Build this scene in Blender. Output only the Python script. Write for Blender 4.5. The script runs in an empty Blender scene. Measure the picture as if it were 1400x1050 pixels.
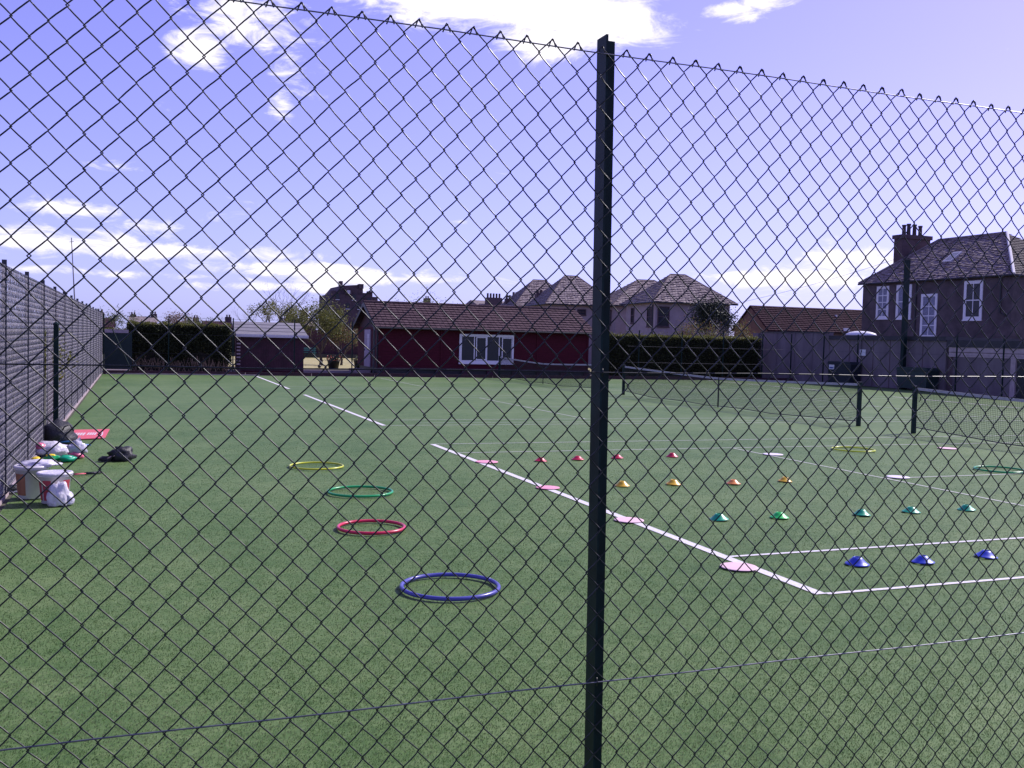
import bpy, bmesh, math, random
import numpy as np
from mathutils import Matrix, Vector, noise

SC = bpy.context.scene
COL = SC.collection
R = math.radians
random.seed(7)
RNG = np.random.default_rng(7)

# ------------------------------------------------------------ camera
cam_data = bpy.data.cameras.new('camera')
cam = bpy.data.objects.new('camera', cam_data)
COL.objects.link(cam)
cam_data.sensor_width = 36.0
cam_data.lens = 34.725
cam_data.clip_start = 0.05
cam_data.clip_end = 3000
EYE = 1.957
_r = Vector((0.93434797, -0.35547453, 0.02513421))
_u = Vector((-0.00735481, 0.05127937, 0.99865726))
_f = Vector((0.35628609, 0.93327825, -0.04529833))
m = Matrix((_r, _u, -_f)).transposed().to_4x4()
m.translation = Vector((0, 0, EYE))
cam.matrix_world = m
SC.camera = cam

# ------------------------------------------------------------ exposure
SC.view_settings.view_transform = 'Standard'
SC.view_settings.look = 'None'
SC.view_settings.gamma = 1
SC.view_settings.exposure = 0.66

# ------------------------------------------------------------ sun
SUN_AZ, SUN_EL = 76.0, 41.0        # azimuth clockwise from +Y
sd = Vector((math.cos(R(SUN_EL)) * math.sin(R(SUN_AZ)), math.cos(R(SUN_EL)) * math.cos(R(SUN_AZ)), math.sin(R(SUN_EL))))
sun_data = bpy.data.lights.new('sun', 'SUN')
sun_data.energy = 3.6
sun_data.angle = R(0.5)
sun_data.color = (1.0, 0.95, 0.93)
sun = bpy.data.objects.new('sun', sun_data)
COL.objects.link(sun)
sun.rotation_euler = (-sd).to_track_quat('-Z', 'Y').to_euler()
sun.location = (30, 20, 40)

# ------------------------------------------------------------ sky with clouds
world = bpy.data.worlds.new('World')
SC.world = world
world.use_nodes = True
wn, wl = world.node_tree.nodes, world.node_tree.links
wn.clear()
w_out = wn.new('ShaderNodeOutputWorld')
w_bg = wn.new('ShaderNodeBackground')
wl.new(w_bg.outputs[0], w_out.inputs[0])
w_bg.inputs[1].default_value = 0.085
sky = wn.new('ShaderNodeTexSky')
sky.sky_type = 'NISHITA'
sky.sun_disc = False
sky.sun_elevation = R(SUN_EL)
sky.sun_rotation = R(SUN_AZ)
sky.air_density = 1.0
sky.dust_density = 0.6
sky.ozone_density = 1.6


def wmath(op, a, b=None, c=None, clamp=False):
    n = wn.new('ShaderNodeMath')
    n.operation = op
    n.use_clamp = clamp
    for k, v in enumerate((a, b, c)):
        if v is None:
            continue
        if isinstance(v, (int, float)):
            n.inputs[k].default_value = v
        else:
            wl.new(v, n.inputs[k])
    return n.outputs[0]


tint = wn.new('ShaderNodeMix')
tint.data_type = 'RGBA'
tint.blend_type = 'MULTIPLY'
tint.inputs[0].default_value = 1
wl.new(sky.outputs[0], tint.inputs[6])
tc = wn.new('ShaderNodeTexCoord')
sep = wn.new('ShaderNodeSeparateXYZ')
wl.new(tc.outputs['Generated'], sep.inputs[0])
dx, dy, dz = sep.outputs
tmix = wn.new('ShaderNodeMix'); tmix.data_type = 'RGBA'
wl.new(wmath('EXPONENT', wmath('MULTIPLY', wmath('MAXIMUM', dz, 0.0), -7.0)), tmix.inputs[0])
tmix.inputs[6].default_value = (1.24, 0.82, 1.50, 1)
tmix.inputs[7].default_value = (0.66, 0.76, 1.85, 1)
wl.new(tmix.outputs[2], tint.inputs[7])
az = wmath('ARCTAN2', dx, dy)
el = wmath('ARCSINE', dz)
up = wmath('ADD', wmath('MAXIMUM', dz, 0.0), 0.10)
cx = wmath('DIVIDE', dx, up)
cy = wmath('DIVIDE', dy, up)
comb = wn.new('ShaderNodeCombineXYZ')
wl.new(cx, comb.inputs[0]); wl.new(cy, comb.inputs[1])


def wnoise(scale, detail, rough, dist=0.0, vec=None):
    n = wn.new('ShaderNodeTexNoise')
    n.inputs['Scale'].default_value = scale
    n.inputs['Detail'].default_value = detail
    n.inputs['Roughness'].default_value = rough
    n.inputs['Distortion'].default_value = dist
    wl.new(vec if vec else comb.outputs[0], n.inputs['Vector'])
    return n.outputs['Fac']


def wdir(sx, sy, sz):
    v = wn.new('ShaderNodeVectorMath')
    v.operation = 'MULTIPLY'
    wl.new(tc.outputs['Generated'], v.inputs[0])
    v.inputs[1].default_value = (sx, sy, sz)
    return v.outputs[0]


n_big = wnoise(1.0, 8, 0.62, 0.4, wdir(9, 9, 14))
n_fine = wnoise(1.0, 9, 0.66, 0.8, wdir(22, 22, 60))
BLOBS = [  # azimuth, elevation, half width, half height, weight
    (0.360, 0.325, 0.150, 0.036, 1.3), (0.455, 0.300, 0.085, 0.026, 1.2), (0.40, 0.290, 0.085, 0.018, 1.05), (0.22, 0.325, 0.09, 0.016, .85),
    (0.300, 0.318, 0.07, 0.018, .75), (0.565, 0.314, 0.035, 0.012, 1.25), (0.60, 0.322, 0.03, 0.010, 1.1), (0.54, 0.300, 0.02, 0.006, .7),
    (0.055, 0.262, 0.034, 0.020, 1.05), (0.092, 0.283, 0.055, 0.026, .78), (0.10, 0.30, 0.06, 0.02, .75), (0.14, 0.245, 0.03, 0.022, .58),
    (0.132, 0.217, 0.016, 0.020, .75), (0.15, 0.235, 0.03, 0.02, .5),
    (-0.022, 0.152, 0.028, 0.006, .7), (-0.060, 0.109, 0.045, 0.008, .85), (0.00, 0.098, 0.05, 0.007, .55),
    (-0.07, 0.078, 0.11, 0.016, .88), (0.03, 0.074, 0.14, 0.011, .84), (0.12, 0.063, 0.13, 0.010, .86), (0.24, 0.058, 0.11, 0.009, .95),
    (-0.02, 0.052, 0.16, 0.006, .75), (0.13, 0.045, 0.14, 0.006, .7), (0.71, 0.085, 0.075, 0.012, .95), (0.64, 0.066, 0.09, 0.009, .85),
    (0.80, 0.07, 0.08, 0.02, .7), (0.317, 0.116, 0.02, 0.004, .6), (0.36, 0.108, 0.02, 0.003, .5),
    (-0.5, 0.30, 0.22, 0.06, .9), (1.3, 0.25, 0.22, 0.05, .8), (2.3, 0.3, .3, .06, .8), (-1.4, .2, .3, .05, .8), (-2.4, .35, .3, .07, .8), (3.0, .15, .2, .04, .7)]
total = None
for a0, e0, wa, we, wt in BLOBS:
    p = wmath('POWER', wmath('MULTIPLY', wmath('SUBTRACT', az, a0), 1 / wa), 2)
    q = wmath('MULTIPLY_ADD', wmath('MULTIPLY', wmath('SUBTRACT', el, e0), 1 / we), wmath('MULTIPLY', wmath('SUBTRACT', el, e0), 1 / we), p)
    g = wmath('MULTIPLY', wmath('EXPONENT', wmath('MULTIPLY', q, -0.8)), wt)
    total = g if total is None else wmath('MAXIMUM', total, g)
turb = wmath('ADD', wmath('MULTIPLY', wmath('SUBTRACT', n_big, 0.5), 1.6), wmath('MULTIPLY', wmath('SUBTRACT', n_fine, 0.5), 1.9))
dens = wmath('ADD', total, turb)
mr = wn.new('ShaderNodeMapRange')
mr.interpolation_type = 'SMOOTHSTEP'
wl.new(dens, mr.inputs[0])
mr.inputs[1].default_value = 0.40
mr.inputs[2].default_value = 1.02
# thin veil, whiter towards the horizon and towards the sun side
dotn = wn.new('ShaderNodeVectorMath'); dotn.operation = 'DOT_PRODUCT'
wl.new(tc.outputs['Generated'], dotn.inputs[0]); dotn.inputs[1].default_value = tuple(sd)
veil_s = wmath('POWER', wmath('MAXIMUM', dotn.outputs['Value'], 0.0), 2.0)
veil = wmath('ADD', wmath('MULTIPLY', veil_s, 0.20), wmath('MULTIPLY', wmath('EXPONENT', wmath('MULTIPLY', wmath('MAXIMUM', dz, 0.0), -12.0)), 0.22))
veil = wmath('ADD', veil, 0.02)
veil = wmath('MULTIPLY', veil, wmath('ADD', 0.75, wmath('MULTIPLY', n_big, 0.5)), None, True)
mixv = wn.new('ShaderNodeMix'); mixv.data_type = 'RGBA'
wl.new(veil, mixv.inputs[0]); wl.new(tint.outputs[2], mixv.inputs[6])
mixv.inputs[7].default_value = (4.6, 4.6, 8.6, 1)
mixc = wn.new('ShaderNodeMix'); mixc.data_type = 'RGBA'
wl.new(mr.outputs[0], mixc.inputs[0]); wl.new(mixv.outputs[2], mixc.inputs[6])
mixc.inputs[7].default_value = (9.0, 8.6, 9.4, 1)
wl.new(mixc.outputs[2], w_bg.inputs[0])


# ------------------------------------------------------------ materials
def mat(name, col, rough=0.7, var=0.0, scale=8.0, col2=None, bump=0.0, bscale=None, metal=0.0, spec=0.5, detail=5, trans=0.0, stretch=None, coat=0.0):
    mt = bpy.data.materials.new(name)
    mt.use_nodes = True
    n, l = mt.node_tree.nodes, mt.node_tree.links
    b = n['Principled BSDF']
    b.inputs['Roughness'].default_value = rough
    b.inputs['Metallic'].default_value = metal
    b.inputs['Specular IOR Level'].default_value = spec
    b.inputs['Transmission Weight'].default_value = trans
    b.inputs['Coat Weight'].default_value = coat
    b.inputs['Base Color'].default_value = (*col, 1)
    t = n.new('ShaderNodeTexCoord')
    src = t.outputs['Object']
    if stretch:
        v = n.new('ShaderNodeVectorMath'); v.operation = 'MULTIPLY'
        v.inputs[1].default_value = stretch
        l.new(src, v.inputs[0]); src = v.outputs[0]
    if var or col2:
        no = n.new('ShaderNodeTexNoise')
        no.inputs['Scale'].default_value = scale
        no.inputs['Detail'].default_value = detail
        no.inputs['Roughness'].default_value = 0.62
        l.new(src, no.inputs['Vector'])
        rp = n.new('ShaderNodeValToRGB')
        c2 = col2 if col2 else tuple(c * (1 + var) for c in col)
        c1 = col if col2 else tuple(c * (1 - var) for c in col)
        rp.color_ramp.elements[0].position = 0.32
        rp.color_ramp.elements[1].position = 0.68
        rp.color_ramp.elements[0].color = (*c1, 1)
        rp.color_ramp.elements[1].color = (*c2, 1)
        l.new(no.outputs['Fac'], rp.inputs[0])
        l.new(rp.outputs[0], b.inputs['Base Color'])
    if bump:
        nb = n.new('ShaderNodeTexNoise')
        nb.inputs['Scale'].default_value = bscale or scale * 4
        nb.inputs['Detail'].default_value = 6
        l.new(src, nb.inputs['Vector'])
        bp = n.new('ShaderNodeBump')
        bp.inputs['Strength'].default_value = bump
        bp.inputs['Distance'].default_value = 0.02
        l.new(nb.outputs['Fac'], bp.inputs['Height'])
        l.new(bp.outputs[0], b.inputs['Normal'])
    return mt


def leafy(nm, amt=.5):
    mt = M[nm]
    n, l = mt.node_tree.nodes, mt.node_tree.links
    b = n['Principled BSDF']; out = [x for x in n if x.type == 'OUTPUT_MATERIAL'][0]
    tr = n.new('ShaderNodeBsdfTranslucent'); mx = n.new('ShaderNodeMixShader')
    mx.inputs[0].default_value = amt
    if b.inputs['Base Color'].is_linked:
        l.new(b.inputs['Base Color'].links[0].from_socket, tr.inputs[0])
    l.new(b.outputs[0], mx.inputs[1]); l.new(tr.outputs[0], mx.inputs[2]); l.new(mx.outputs[0], out.inputs[0])


def turf_mat(name, stops, scales):
    mt = bpy.data.materials.new(name)
    mt.use_nodes = True
    n, l = mt.node_tree.nodes, mt.node_tree.links
    b = n['Principled BSDF']
    b.inputs['Roughness'].default_value = 0.6
    b.inputs['Specular IOR Level'].default_value = 0.12
    t = n.new('ShaderNodeTexCoord')
    acc = None
    for s, w in scales:
        no = n.new('ShaderNodeTexNoise')
        no.inputs['Scale'].default_value = s
        no.inputs['Detail'].default_value = 3
        no.inputs['Roughness'].default_value = 0.7
        l.new(t.outputs['Object'], no.inputs['Vector'])
        mu = n.new('ShaderNodeMath'); mu.operation = 'MULTIPLY'
        l.new(no.outputs['Fac'], mu.inputs[0]); mu.inputs[1].default_value = w
        if acc is None:
            acc = mu.outputs[0]
        else:
            ad = n.new('ShaderNodeMath'); ad.operation = 'ADD'
            l.new(acc, ad.inputs[0]); l.new(mu.outputs[0], ad.inputs[1]); acc = ad.outputs[0]
    rp = n.new('ShaderNodeValToRGB')
    while len(rp.color_ramp.elements) < len(stops):
        rp.color_ramp.elements.new(0.5)
    for e, (p, c) in zip(rp.color_ramp.elements, stops):
        e.position = p; e.color = (*c, 1)
    l.new(acc, rp.inputs[0])
    l.new(rp.outputs[0], b.inputs['Base Color'])
    return mt


M = {}
M['turf'] = turf_mat('turf', [(0.38, (0.034, 0.078, 0.020)), (0.49, (0.074, 0.134, 0.038)), (0.62, (0.145, 0.205, 0.078))],
                     [(120, .22), (38, .22), (9.0, .22), (1.6, .18), (0.22, .22)])
M['ground'] = mat('ground_soil', (0.05, 0.055, 0.03), .9, col2=(0.09, 0.085, 0.06), scale=.5)
M['blade_dark'] = mat('blade_dark', (0.030, 0.066, 0.013), .6, var=.3, scale=3, spec=.2)
M['blade_mid'] = mat('blade_mid', (0.048, 0.098, 0.026), .5, var=.3, scale=3, spec=.4)
M['blade_pale'] = mat('blade_pale', (0.175, 0.245, 0.125), .4, var=.3, scale=5, spec=.4)
M['blade_tan'] = mat('blade_tan', (0.15, 0.145, 0.08), .5, var=.3, scale=5)
M['line_white'] = mat('line_white', (0.62, 0.6, 0.6), .7, var=.18, scale=60)
M['line_dull'] = mat('line_dull', (0.42, 0.45, 0.38), .7, var=.25, scale=40)
M['green_steel'] = mat('green_steel', (0.003, 0.016, 0.015), .5, var=.4, scale=14, spec=.2)
M['grey_wire'] = mat('grey_pvc_wire', (0.21, 0.195, 0.22), .6, var=.2, scale=3)
M['wire'] = mat('green_pvc_wire', (0.004, 0.006, 0.009), .38, var=.3, scale=30, spec=.42)
M['steel_wire'] = mat('steel_line_wire', (0.14, 0.14, 0.17), .38, metal=.8, var=.3, scale=20)
M['black'] = mat('black_paint', (0.012, 0.013, 0.015), .5, var=.2, scale=12)
M['net'] = mat('net_cord', (0.015, 0.018, 0.016), .8)
M['band'] = mat('net_band', (0.34, 0.32, 0.36), .8, var=.15, scale=8)
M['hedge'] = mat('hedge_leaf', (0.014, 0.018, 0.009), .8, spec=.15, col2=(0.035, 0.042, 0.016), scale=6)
M['hedge_lit'] = mat('hedge_lit_leaf', (0.075, 0.085, 0.018), .6, col2=(0.13, 0.13, 0.03), scale=6)  # sunlight on the hedge tops painted as a yellower leaf colour
M['core'] = mat('hedge_branches', (0.025, 0.02, 0.016), .9)
M['twig'] = mat('dry_twig', (0.22, 0.16, 0.10), .9, var=.4, scale=10)
M['bark'] = mat('bark', (0.07, 0.055, 0.05), .9, var=.35, scale=12, bump=.4)
M['leaf_spring'] = mat('spring_leaf', (0.085, 0.095, 0.022), .6, col2=(0.15, 0.145, 0.04), scale=4)
M['leaf_green'] = mat('green_leaf', (0.06, 0.085, 0.03), .55, col2=(0.12, 0.13, 0.05), scale=4)
M['leaf_dark'] = mat('dark_needle', (0.012, 0.022, 0.012), .6, col2=(0.03, 0.045, 0.02), scale=5)
M['leaf_red'] = mat('reddish_leaf', (0.12, 0.06, 0.035), .6, col2=(0.16, 0.10, 0.05), scale=5)
M['red_timber'] = mat('red_brown_timber', (0.066, 0.006, 0.014), .75, spec=.2, var=.22, scale=3, stretch=(1, 1, 14), bump=.2)
M['dark_timber'] = mat('dark_timber', (0.045, 0.014, 0.022), .8, var=.35, scale=3, bump=.3)
M['tile'] = mat('concrete_roof_tile', (0.040, 0.024, 0.032), .85, spec=.12, col2=(0.115, 0.072, 0.082), scale=6)
M['slate_shaded'] = mat('shaded_slate', (0.06, 0.05, 0.055), .85, col2=(0.14, 0.12, 0.125), scale=9, spec=.15)  # darker slate copy, shade of the near hip face put into its colour
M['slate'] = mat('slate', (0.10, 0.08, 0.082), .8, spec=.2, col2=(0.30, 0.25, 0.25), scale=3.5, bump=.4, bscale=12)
M['slate_lit'] = mat('lit_slate', (0.12, 0.092, 0.095), .7, spec=.3, col2=(0.36, 0.295, 0.30), scale=7, detail=9, bump=.4, bscale=12)  # paler slate copy, sunlit sparkle of the bright slopes put into its colour
M['red_tile'] = mat('red_pantile', (0.024, 0.010, 0.018), .9, spec=.08, col2=(0.052, 0.024, 0.036), scale=4)
M['felt'] = mat('grey_roof_felt', (0.17, 0.16, 0.185), .85, var=.15, scale=3)
M['harl'] = mat('pale_harling', (0.33, 0.27, 0.29), .9, var=.12, scale=2, bump=.3, bscale=60)
M['harl_dark'] = mat('dark_harling', (0.088, 0.068, 0.072), .9, var=.32, scale=1.5, bump=.5, bscale=50)
M['stone_dark'] = mat('dark_stone', (0.085, 0.055, 0.062), .9, var=.35, scale=2, bump=.4)
M['wall'] = mat('stained_render', (0.115, 0.09, 0.105), .9, col2=(0.20, 0.165, 0.18), scale=1.1, bump=.3, stretch=(1, 1, .35))
M['lintel'] = mat('pink_stone_lintel', (0.42, 0.33, 0.34), .85, var=.18, scale=5)
M['brown_gable'] = mat('brown_gable', (0.16, 0.10, 0.08), .9, var=.2, scale=2)
M['white'] = mat('white_paint', (0.74, 0.73, 0.75), .5, var=.06, scale=6)
M['off_white'] = mat('off_white', (0.6, 0.57, 0.6), .6, var=.1, scale=9)
M['glass'] = mat('window_glass', (0.02, 0.022, 0.03), .25, spec=.35)
M['curtain'] = mat('net_curtain', (0.22, 0.23, 0.30), .8, var=.4, scale=12)
M['gutter'] = mat('black_gutter', (0.02, 0.02, 0.025), .5)
M['lawn'] = mat('bowling_lawn', (0.30, 0.27, 0.11), .9, col2=(0.38, 0.33, 0.15), scale=.7)
M['tarmac'] = mat('purple_tarmac', (0.085, 0.06, 0.065), .9, col2=(0.15, 0.115, 0.12), scale=2)
M['kerb'] = mat('kerb_stone', (0.34, 0.27, 0.28), .85, var=.2, scale=4)
M['door'] = mat('pale_door', (0.36, 0.30, 0.37), .6, var=.1, scale=4)
M['teal'] = mat('teal_paint', (0.03, 0.14, 0.13), .5)
M['flower'] = mat('red_flower', (0.45, 0.04, 0.03), .6)
M['green_screen'] = mat('green_windbreak', (0.014, 0.026, 0.03), .9, var=.15, scale=6)
for nm, c in {'blue': (0.06, 0.06, 0.30), 'red': (0.55, 0.012, 0.06), 'green': (0.0, 0.30, 0.08), 'yellow': (0.52, 0.55, 0.02), 'lime': (0.58, 0.66, 0.02)}.items():
    M['hoop_' + nm] = mat(nm + '_hoop_plastic', c, .3, spec=.45, coat=.12, var=.08, scale=9)
for nm, c in {'blue': (0.02, 0.055, 0.48), 'red': (0.52, 0.012, 0.05), 'orange': (0.75, 0.25, 0.06), 'yellow': (0.72, 0.42, 0.02), 'teal': (0.0, 0.34, 0.17), 'green': (0.02, 0.58, 0.10)}.items():
    M['cone_' + nm] = mat(nm + '_cone_plastic', c, .38, spec=.5, var=.08, scale=20)
M['pink'] = mat('pink_rubber', (0.72, 0.47, 0.52), .65, var=.06, scale=20)
M['hot_pink'] = mat('bright_pink_rubber', (0.72, 0.30, 0.40), .65, var=.06, scale=20)
M['white_rubber'] = mat('white_rubber', (0.66, 0.60, 0.68), .6, var=.06, scale=20)
M['mat_red'] = mat('red_mat_fabric', (0.60, 0.10, 0.14), .7, var=.15, scale=12)
M['bag_black'] = mat('black_bag_nylon', (0.012, 0.012, 0.018), .55, var=.4, scale=15, bump=.4, bscale=40)
M['poly'] = mat('white_polythene', (0.62, 0.58, 0.66), .3, var=.15, scale=14, bump=.6, bscale=25)
M['poly_pink'] = mat('pink_polythene', (0.62, 0.12, 0.22), .35, var=.3, scale=14)
M['poly_clear'] = mat('cloudy_polythene', (0.48, 0.46, 0.55), .25, var=.2, scale=14, bump=.6, bscale=25)
M['bucket'] = mat('white_bucket_plastic', (0.60, 0.56, 0.58), .35, var=.08, scale=10)
M['bucket_red'] = mat('red_label', (0.34, 0.03, 0.05), .45, var=.2, scale=8)
M['bucket_orange'] = mat('orange_label', (0.30, 0.12, 0.06), .5, var=.2, scale=8)
M['ball_yellow'] = mat('yellow_plastic', (0.75, 0.55, 0.02), .4)
M['blue_strap'] = mat('blue_strap', (0.04, 0.18, 0.45), .5)
M['bin'] = mat('bin_plastic', (0.015, 0.022, 0.03), .45, var=.2, scale=5)
M['bin_green'] = mat('green_bin_plastic', (0.012, 0.03, 0.028), .5, var=.2, scale=5)
M['label_blue'] = mat('blue_print', (0.06, 0.09, 0.30), .6)
M['black_print'] = mat('black_print', (0.03, 0.03, 0.04), .6)
M['pot'] = mat('chimney_pot_clay', (0.07, 0.045, 0.05), .8, var=.2, scale=6)


for _n in ('blade_dark', 'blade_mid', 'blade_pale', 'blade_tan', 'leaf_spring', 'leaf_green', 'hedge_lit', 'leaf_red'):
    leafy(_n)
# ------------------------------------------------------------ mesh helpers
class MB:
    def __init__(self):
        self.v, self.f = [], []

    def add(self, vs, fs):
        o = len(self.v)
        self.v += [tuple(p) for p in vs]
        self.f += [tuple(i + o for i in f) for f in fs]
        return self

    def box(self, x0, x1, y0, y1, z0, z1):
        vs = [(x0, y0, z0), (x1, y0, z0), (x1, y1, z0), (x0, y1, z0), (x0, y0, z1), (x1, y0, z1), (x1, y1, z1), (x0, y1, z1)]
        return self.add(vs, [(0, 3, 2, 1), (4, 5, 6, 7), (0, 1, 5, 4), (1, 2, 6, 5), (2, 3, 7, 6), (3, 0, 4, 7)])

    def prism(self, poly, axis, a, b):
        n = len(poly)
        def mk(p, t):
            return (t, p[0], p[1]) if axis == 'x' else (p[0], t, p[1]) if axis == 'y' else (p[0], p[1], t)
        vs = [mk(p, a) for p in poly] + [mk(p, b) for p in poly]
        fs = [tuple(range(n)), tuple(range(2 * n - 1, n - 1, -1))] + [(i, i + n, (i + 1) % n + n, (i + 1) % n) for i in range(n)]
        return self.add(vs, fs)

    def tube(self, pts, rad, n=6, closed=False, caps=True):
        pts = [Vector(p) for p in pts]
        k = len(pts)
        base = len(self.v)
        prev = None
        for i, p in enumerate(pts):
            if closed:
                d = pts[(i + 1) % k] - pts[i - 1]
            else:
                d = pts[min(i + 1, k - 1)] - pts[max(i - 1, 0)]
            d.normalize()
            if prev is None:
                a = Vector((0, 0, 1)) if abs(d.z) < .9 else Vector((1, 0, 0))
                s = d.cross(a).normalized()
            else:
                s = (prev - d * prev.dot(d)).normalized()
            prev = s
            t = d.cross(s)
            rr = rad[i] if isinstance(rad, (list, tuple)) else rad
            for j in range(n):
                a = 2 * math.pi * j / n
                self.v.append(tuple(p + (s * math.cos(a) + t * math.sin(a)) * rr))
        rings = k if closed else k - 1
        for i in range(rings):
            i2 = (i + 1) % k
            for j in range(n):
                j2 = (j + 1) % n
                self.f.append((base + i * n + j, base + i2 * n + j, base + i2 * n + j2, base + i * n + j2))
        if caps and not closed:
            self.f.append(tuple(base + j for j in range(n)))
            self.f.append(tuple(base + (k - 1) * n + j for j in reversed(range(n))))
        return self

    def lathe(self, prof, n=20, c=(0, 0, 0), cap=True):
        base = len(self.v)
        for r_, z in prof:
            for j in range(n):
                a = 2 * math.pi * j / n
                self.v.append((c[0] + r_ * math.cos(a), c[1] + r_ * math.sin(a), c[2] + z))
        for i in range(len(prof) - 1):
            for j in range(n):
                j2 = (j + 1) % n
                self.f.append((base + i * n + j, base + i * n + j2, base + (i + 1) * n + j2, base + (i + 1) * n + j))
        if cap:
            self.f.append(tuple(base + j for j in reversed(range(n))))
            self.f.append(tuple(base + (len(prof) - 1) * n + j for j in range(n)))
        return self

    def mesh(self, name, material, smooth=False):
        me = bpy.data.meshes.new(name)
        me.from_pydata(self.v, [], self.f)
        me.materials.append(M[material] if isinstance(material, str) else material)
        if smooth:
            me.shade_smooth()
        me.update()
        return me

    def build(self, name, material, parent=None, smooth=False):
        return link(name, self.mesh(name, material, smooth), parent)


def link(name, me, parent=None):
    o = bpy.data.objects.new(name, me)
    COL.objects.link(o)
    if parent is not None:
        o.parent = parent
    return o


def tag(o, label=None, cat=None, group=None, kind=None):
    if label: o['label'] = label
    if cat: o['category'] = cat
    if group: o['group'] = group
    if kind: o['kind'] = kind
    return o


def thing(name, label, cat, loc=(0, 0, 0), rz=0.0, group=None):
    o = bpy.data.objects.new(name, None)
    o.empty_display_size = .2
    COL.objects.link(o)
    o.location = loc
    o.rotation_euler = (0, 0, rz)
    return tag(o, label, cat, group)


def struct(o):
    o['kind'] = 'structure'
    return o


def stuff(o):
    o['kind'] = 'stuff'
    return o


def bevel(o, w=.01, s=2):
    md = o.modifiers.new('bevel', 'BEVEL')
    md.width = w; md.segments = s; md.limit_method = 'ANGLE'
    return o


def copy_thing(root, loc, label, group=None, rz=None):
    c = root.copy(); COL.objects.link(c)
    c.location = loc
    if rz is not None: c.rotation_euler = (0, 0, rz)
    c['label'] = label
    if group: c['group'] = group
    for ch in list(root.children):
        d = ch.copy(); COL.objects.link(d); d.parent = c
        for g in list(ch.children):
            e = g.copy(); COL.objects.link(e); e.parent = d
    return c


def tri_cloud(name, P, D, W, L, materials, mi, parent=None, fold=False):
    """P centres, D direction unit (n,3), W widths, L lengths: one triangle or leaf quad each"""
    n = len(P)
    ref = RNG.normal(size=(n, 3)); side = np.cross(D, ref); side /= np.linalg.norm(side, axis=1)[:, None] + 1e-9
    a = P - side * W[:, None] * .5
    b = P + side * W[:, None] * .5
    c = P + D * L[:, None]
    if fold:
        d0 = P - D * L[:, None] * .5; c = P + D * L[:, None] * .5
        co = np.stack([d0, a, c, b], 1).reshape(-1, 3); k = 4
    else:
        co = np.stack([a, b, c], 1).reshape(-1, 3); k = 3
    me = bpy.data.meshes.new(name)
    me.vertices.add(n * k); me.vertices.foreach_set('co', co.astype(np.float32).ravel())
    me.loops.add(n * k); me.loops.foreach_set('vertex_index', np.arange(n * k, dtype=np.int32))
    me.polygons.add(n); me.polygons.foreach_set('loop_start', np.arange(0, n * k, k, dtype=np.int32))
    for mm in materials: me.materials.append(M[mm])
    me.polygons.foreach_set('material_index', mi.astype(np.int32))
    me.update(calc_edges=True)
    return link(name, me, parent)


def rand_dirs(n):
    d = RNG.normal(size=(n, 3)); return d / np.linalg.norm(d, axis=1)[:, None]


def blob_mb(c, rad, seed, amp=.18, sub=3, flat=True, freq=2.2):
    bm = bmesh.new()
    bmesh.ops.create_icosphere(bm, subdivisions=sub, radius=1)
    off = Vector((seed * 3.1, seed * 1.7, seed * .9))
    for v in bm.verts:
        d = noise.noise(v.co * freq + off) * amp * 2 + noise.noise(v.co * freq * 2.7 + off) * amp
        p = v.co * (1 + d)
        if flat: p.z = max(p.z, -.55)
        v.co = Vector((c[0] + p.x * rad[0], c[1] + p.y * rad[1], c[2] + (p.z + (.55 if flat else 0)) * rad[2]))
    bm.verts.ensure_lookup_table()
    mb = MB(); mb.add([v.co[:] for v in bm.verts], [tuple(v.index for v in f.verts) for f in bm.faces])
    bm.free()
    return mb


# ------------------------------------------------------------ ground, court, lines
g = MB(); g.add([(-900, -200, -.012), (900, -200, -.012), (900, 1500, -.012), (-900, 1500, -.012)], [(0, 1, 2, 3)])
struct(g.build('ground', 'ground'))
CX0, CX1, CY1 = -1.32, 34.75, 46.32
g = MB(); g.add([(CX0, -1, 0), (CX1, -1, 0), (CX1, CY1, 0), (CX0, CY1, 0)], [(0, 1, 2, 3)])
struct(g.build('court', 'turf'))
PILE = 0.012
LX0, LX1 = 5.083, 28.853
NETX = 16.95
LINES = []   # x0,x1,y0,y1,thick flag


def rect(x0, x1, y0, y1, dull=0):
    LINES.append((min(x0, x1), max(x0, x1), min(y0, y1), max(y0, y1), dull))


COURTS = [(6.338, 17.31), (21.07, 32.04), (35.40, 46.0)]
for ci, (ya, yb) in enumerate(COURTS):
    w = .05
    yb_ = yb
    for xb in (LX0, LX1):
        rect(xb - .05 if xb == LX0 else xb - .05, xb + .05, ya, yb_, 0)
    for y in (ya, ya + 1.372, yb - 1.372, yb_):
        rect(LX0 + .052, LX1 - .052, y - .025, y + .025, 0 if ci == 0 and y < 9 else 1)
    for xs in (LX0 + 5.485, LX1 - 5.485):
        rect(xs - .025, xs + .025, ya + 1.399, yb - 1.399, 1)
    ym = (ya + yb) / 2
    rect(LX0 + 5.512, NETX - .05, ym - .025, ym + .025, 1)
    rect(NETX + .05, LX1 - 5.512, ym - .025, ym + .025, 1)
    if ci:
        rect(LX0 + .9, LX1 - 6, ya + .55, ya + .59, 1)
lb, ld = MB(), MB()
for x0, x1, y0, y1, d in LINES:
    (ld if d else lb).add([(x0, y0, .006), (x1, y0, .006), (x1, y1, .006), (x0, y1, .006)], [(0, 1, 2, 3)])
struct(lb.build('court_lines', 'line_white'))
struct(ld.build('court_lines_faded', 'line_dull'))

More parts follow.
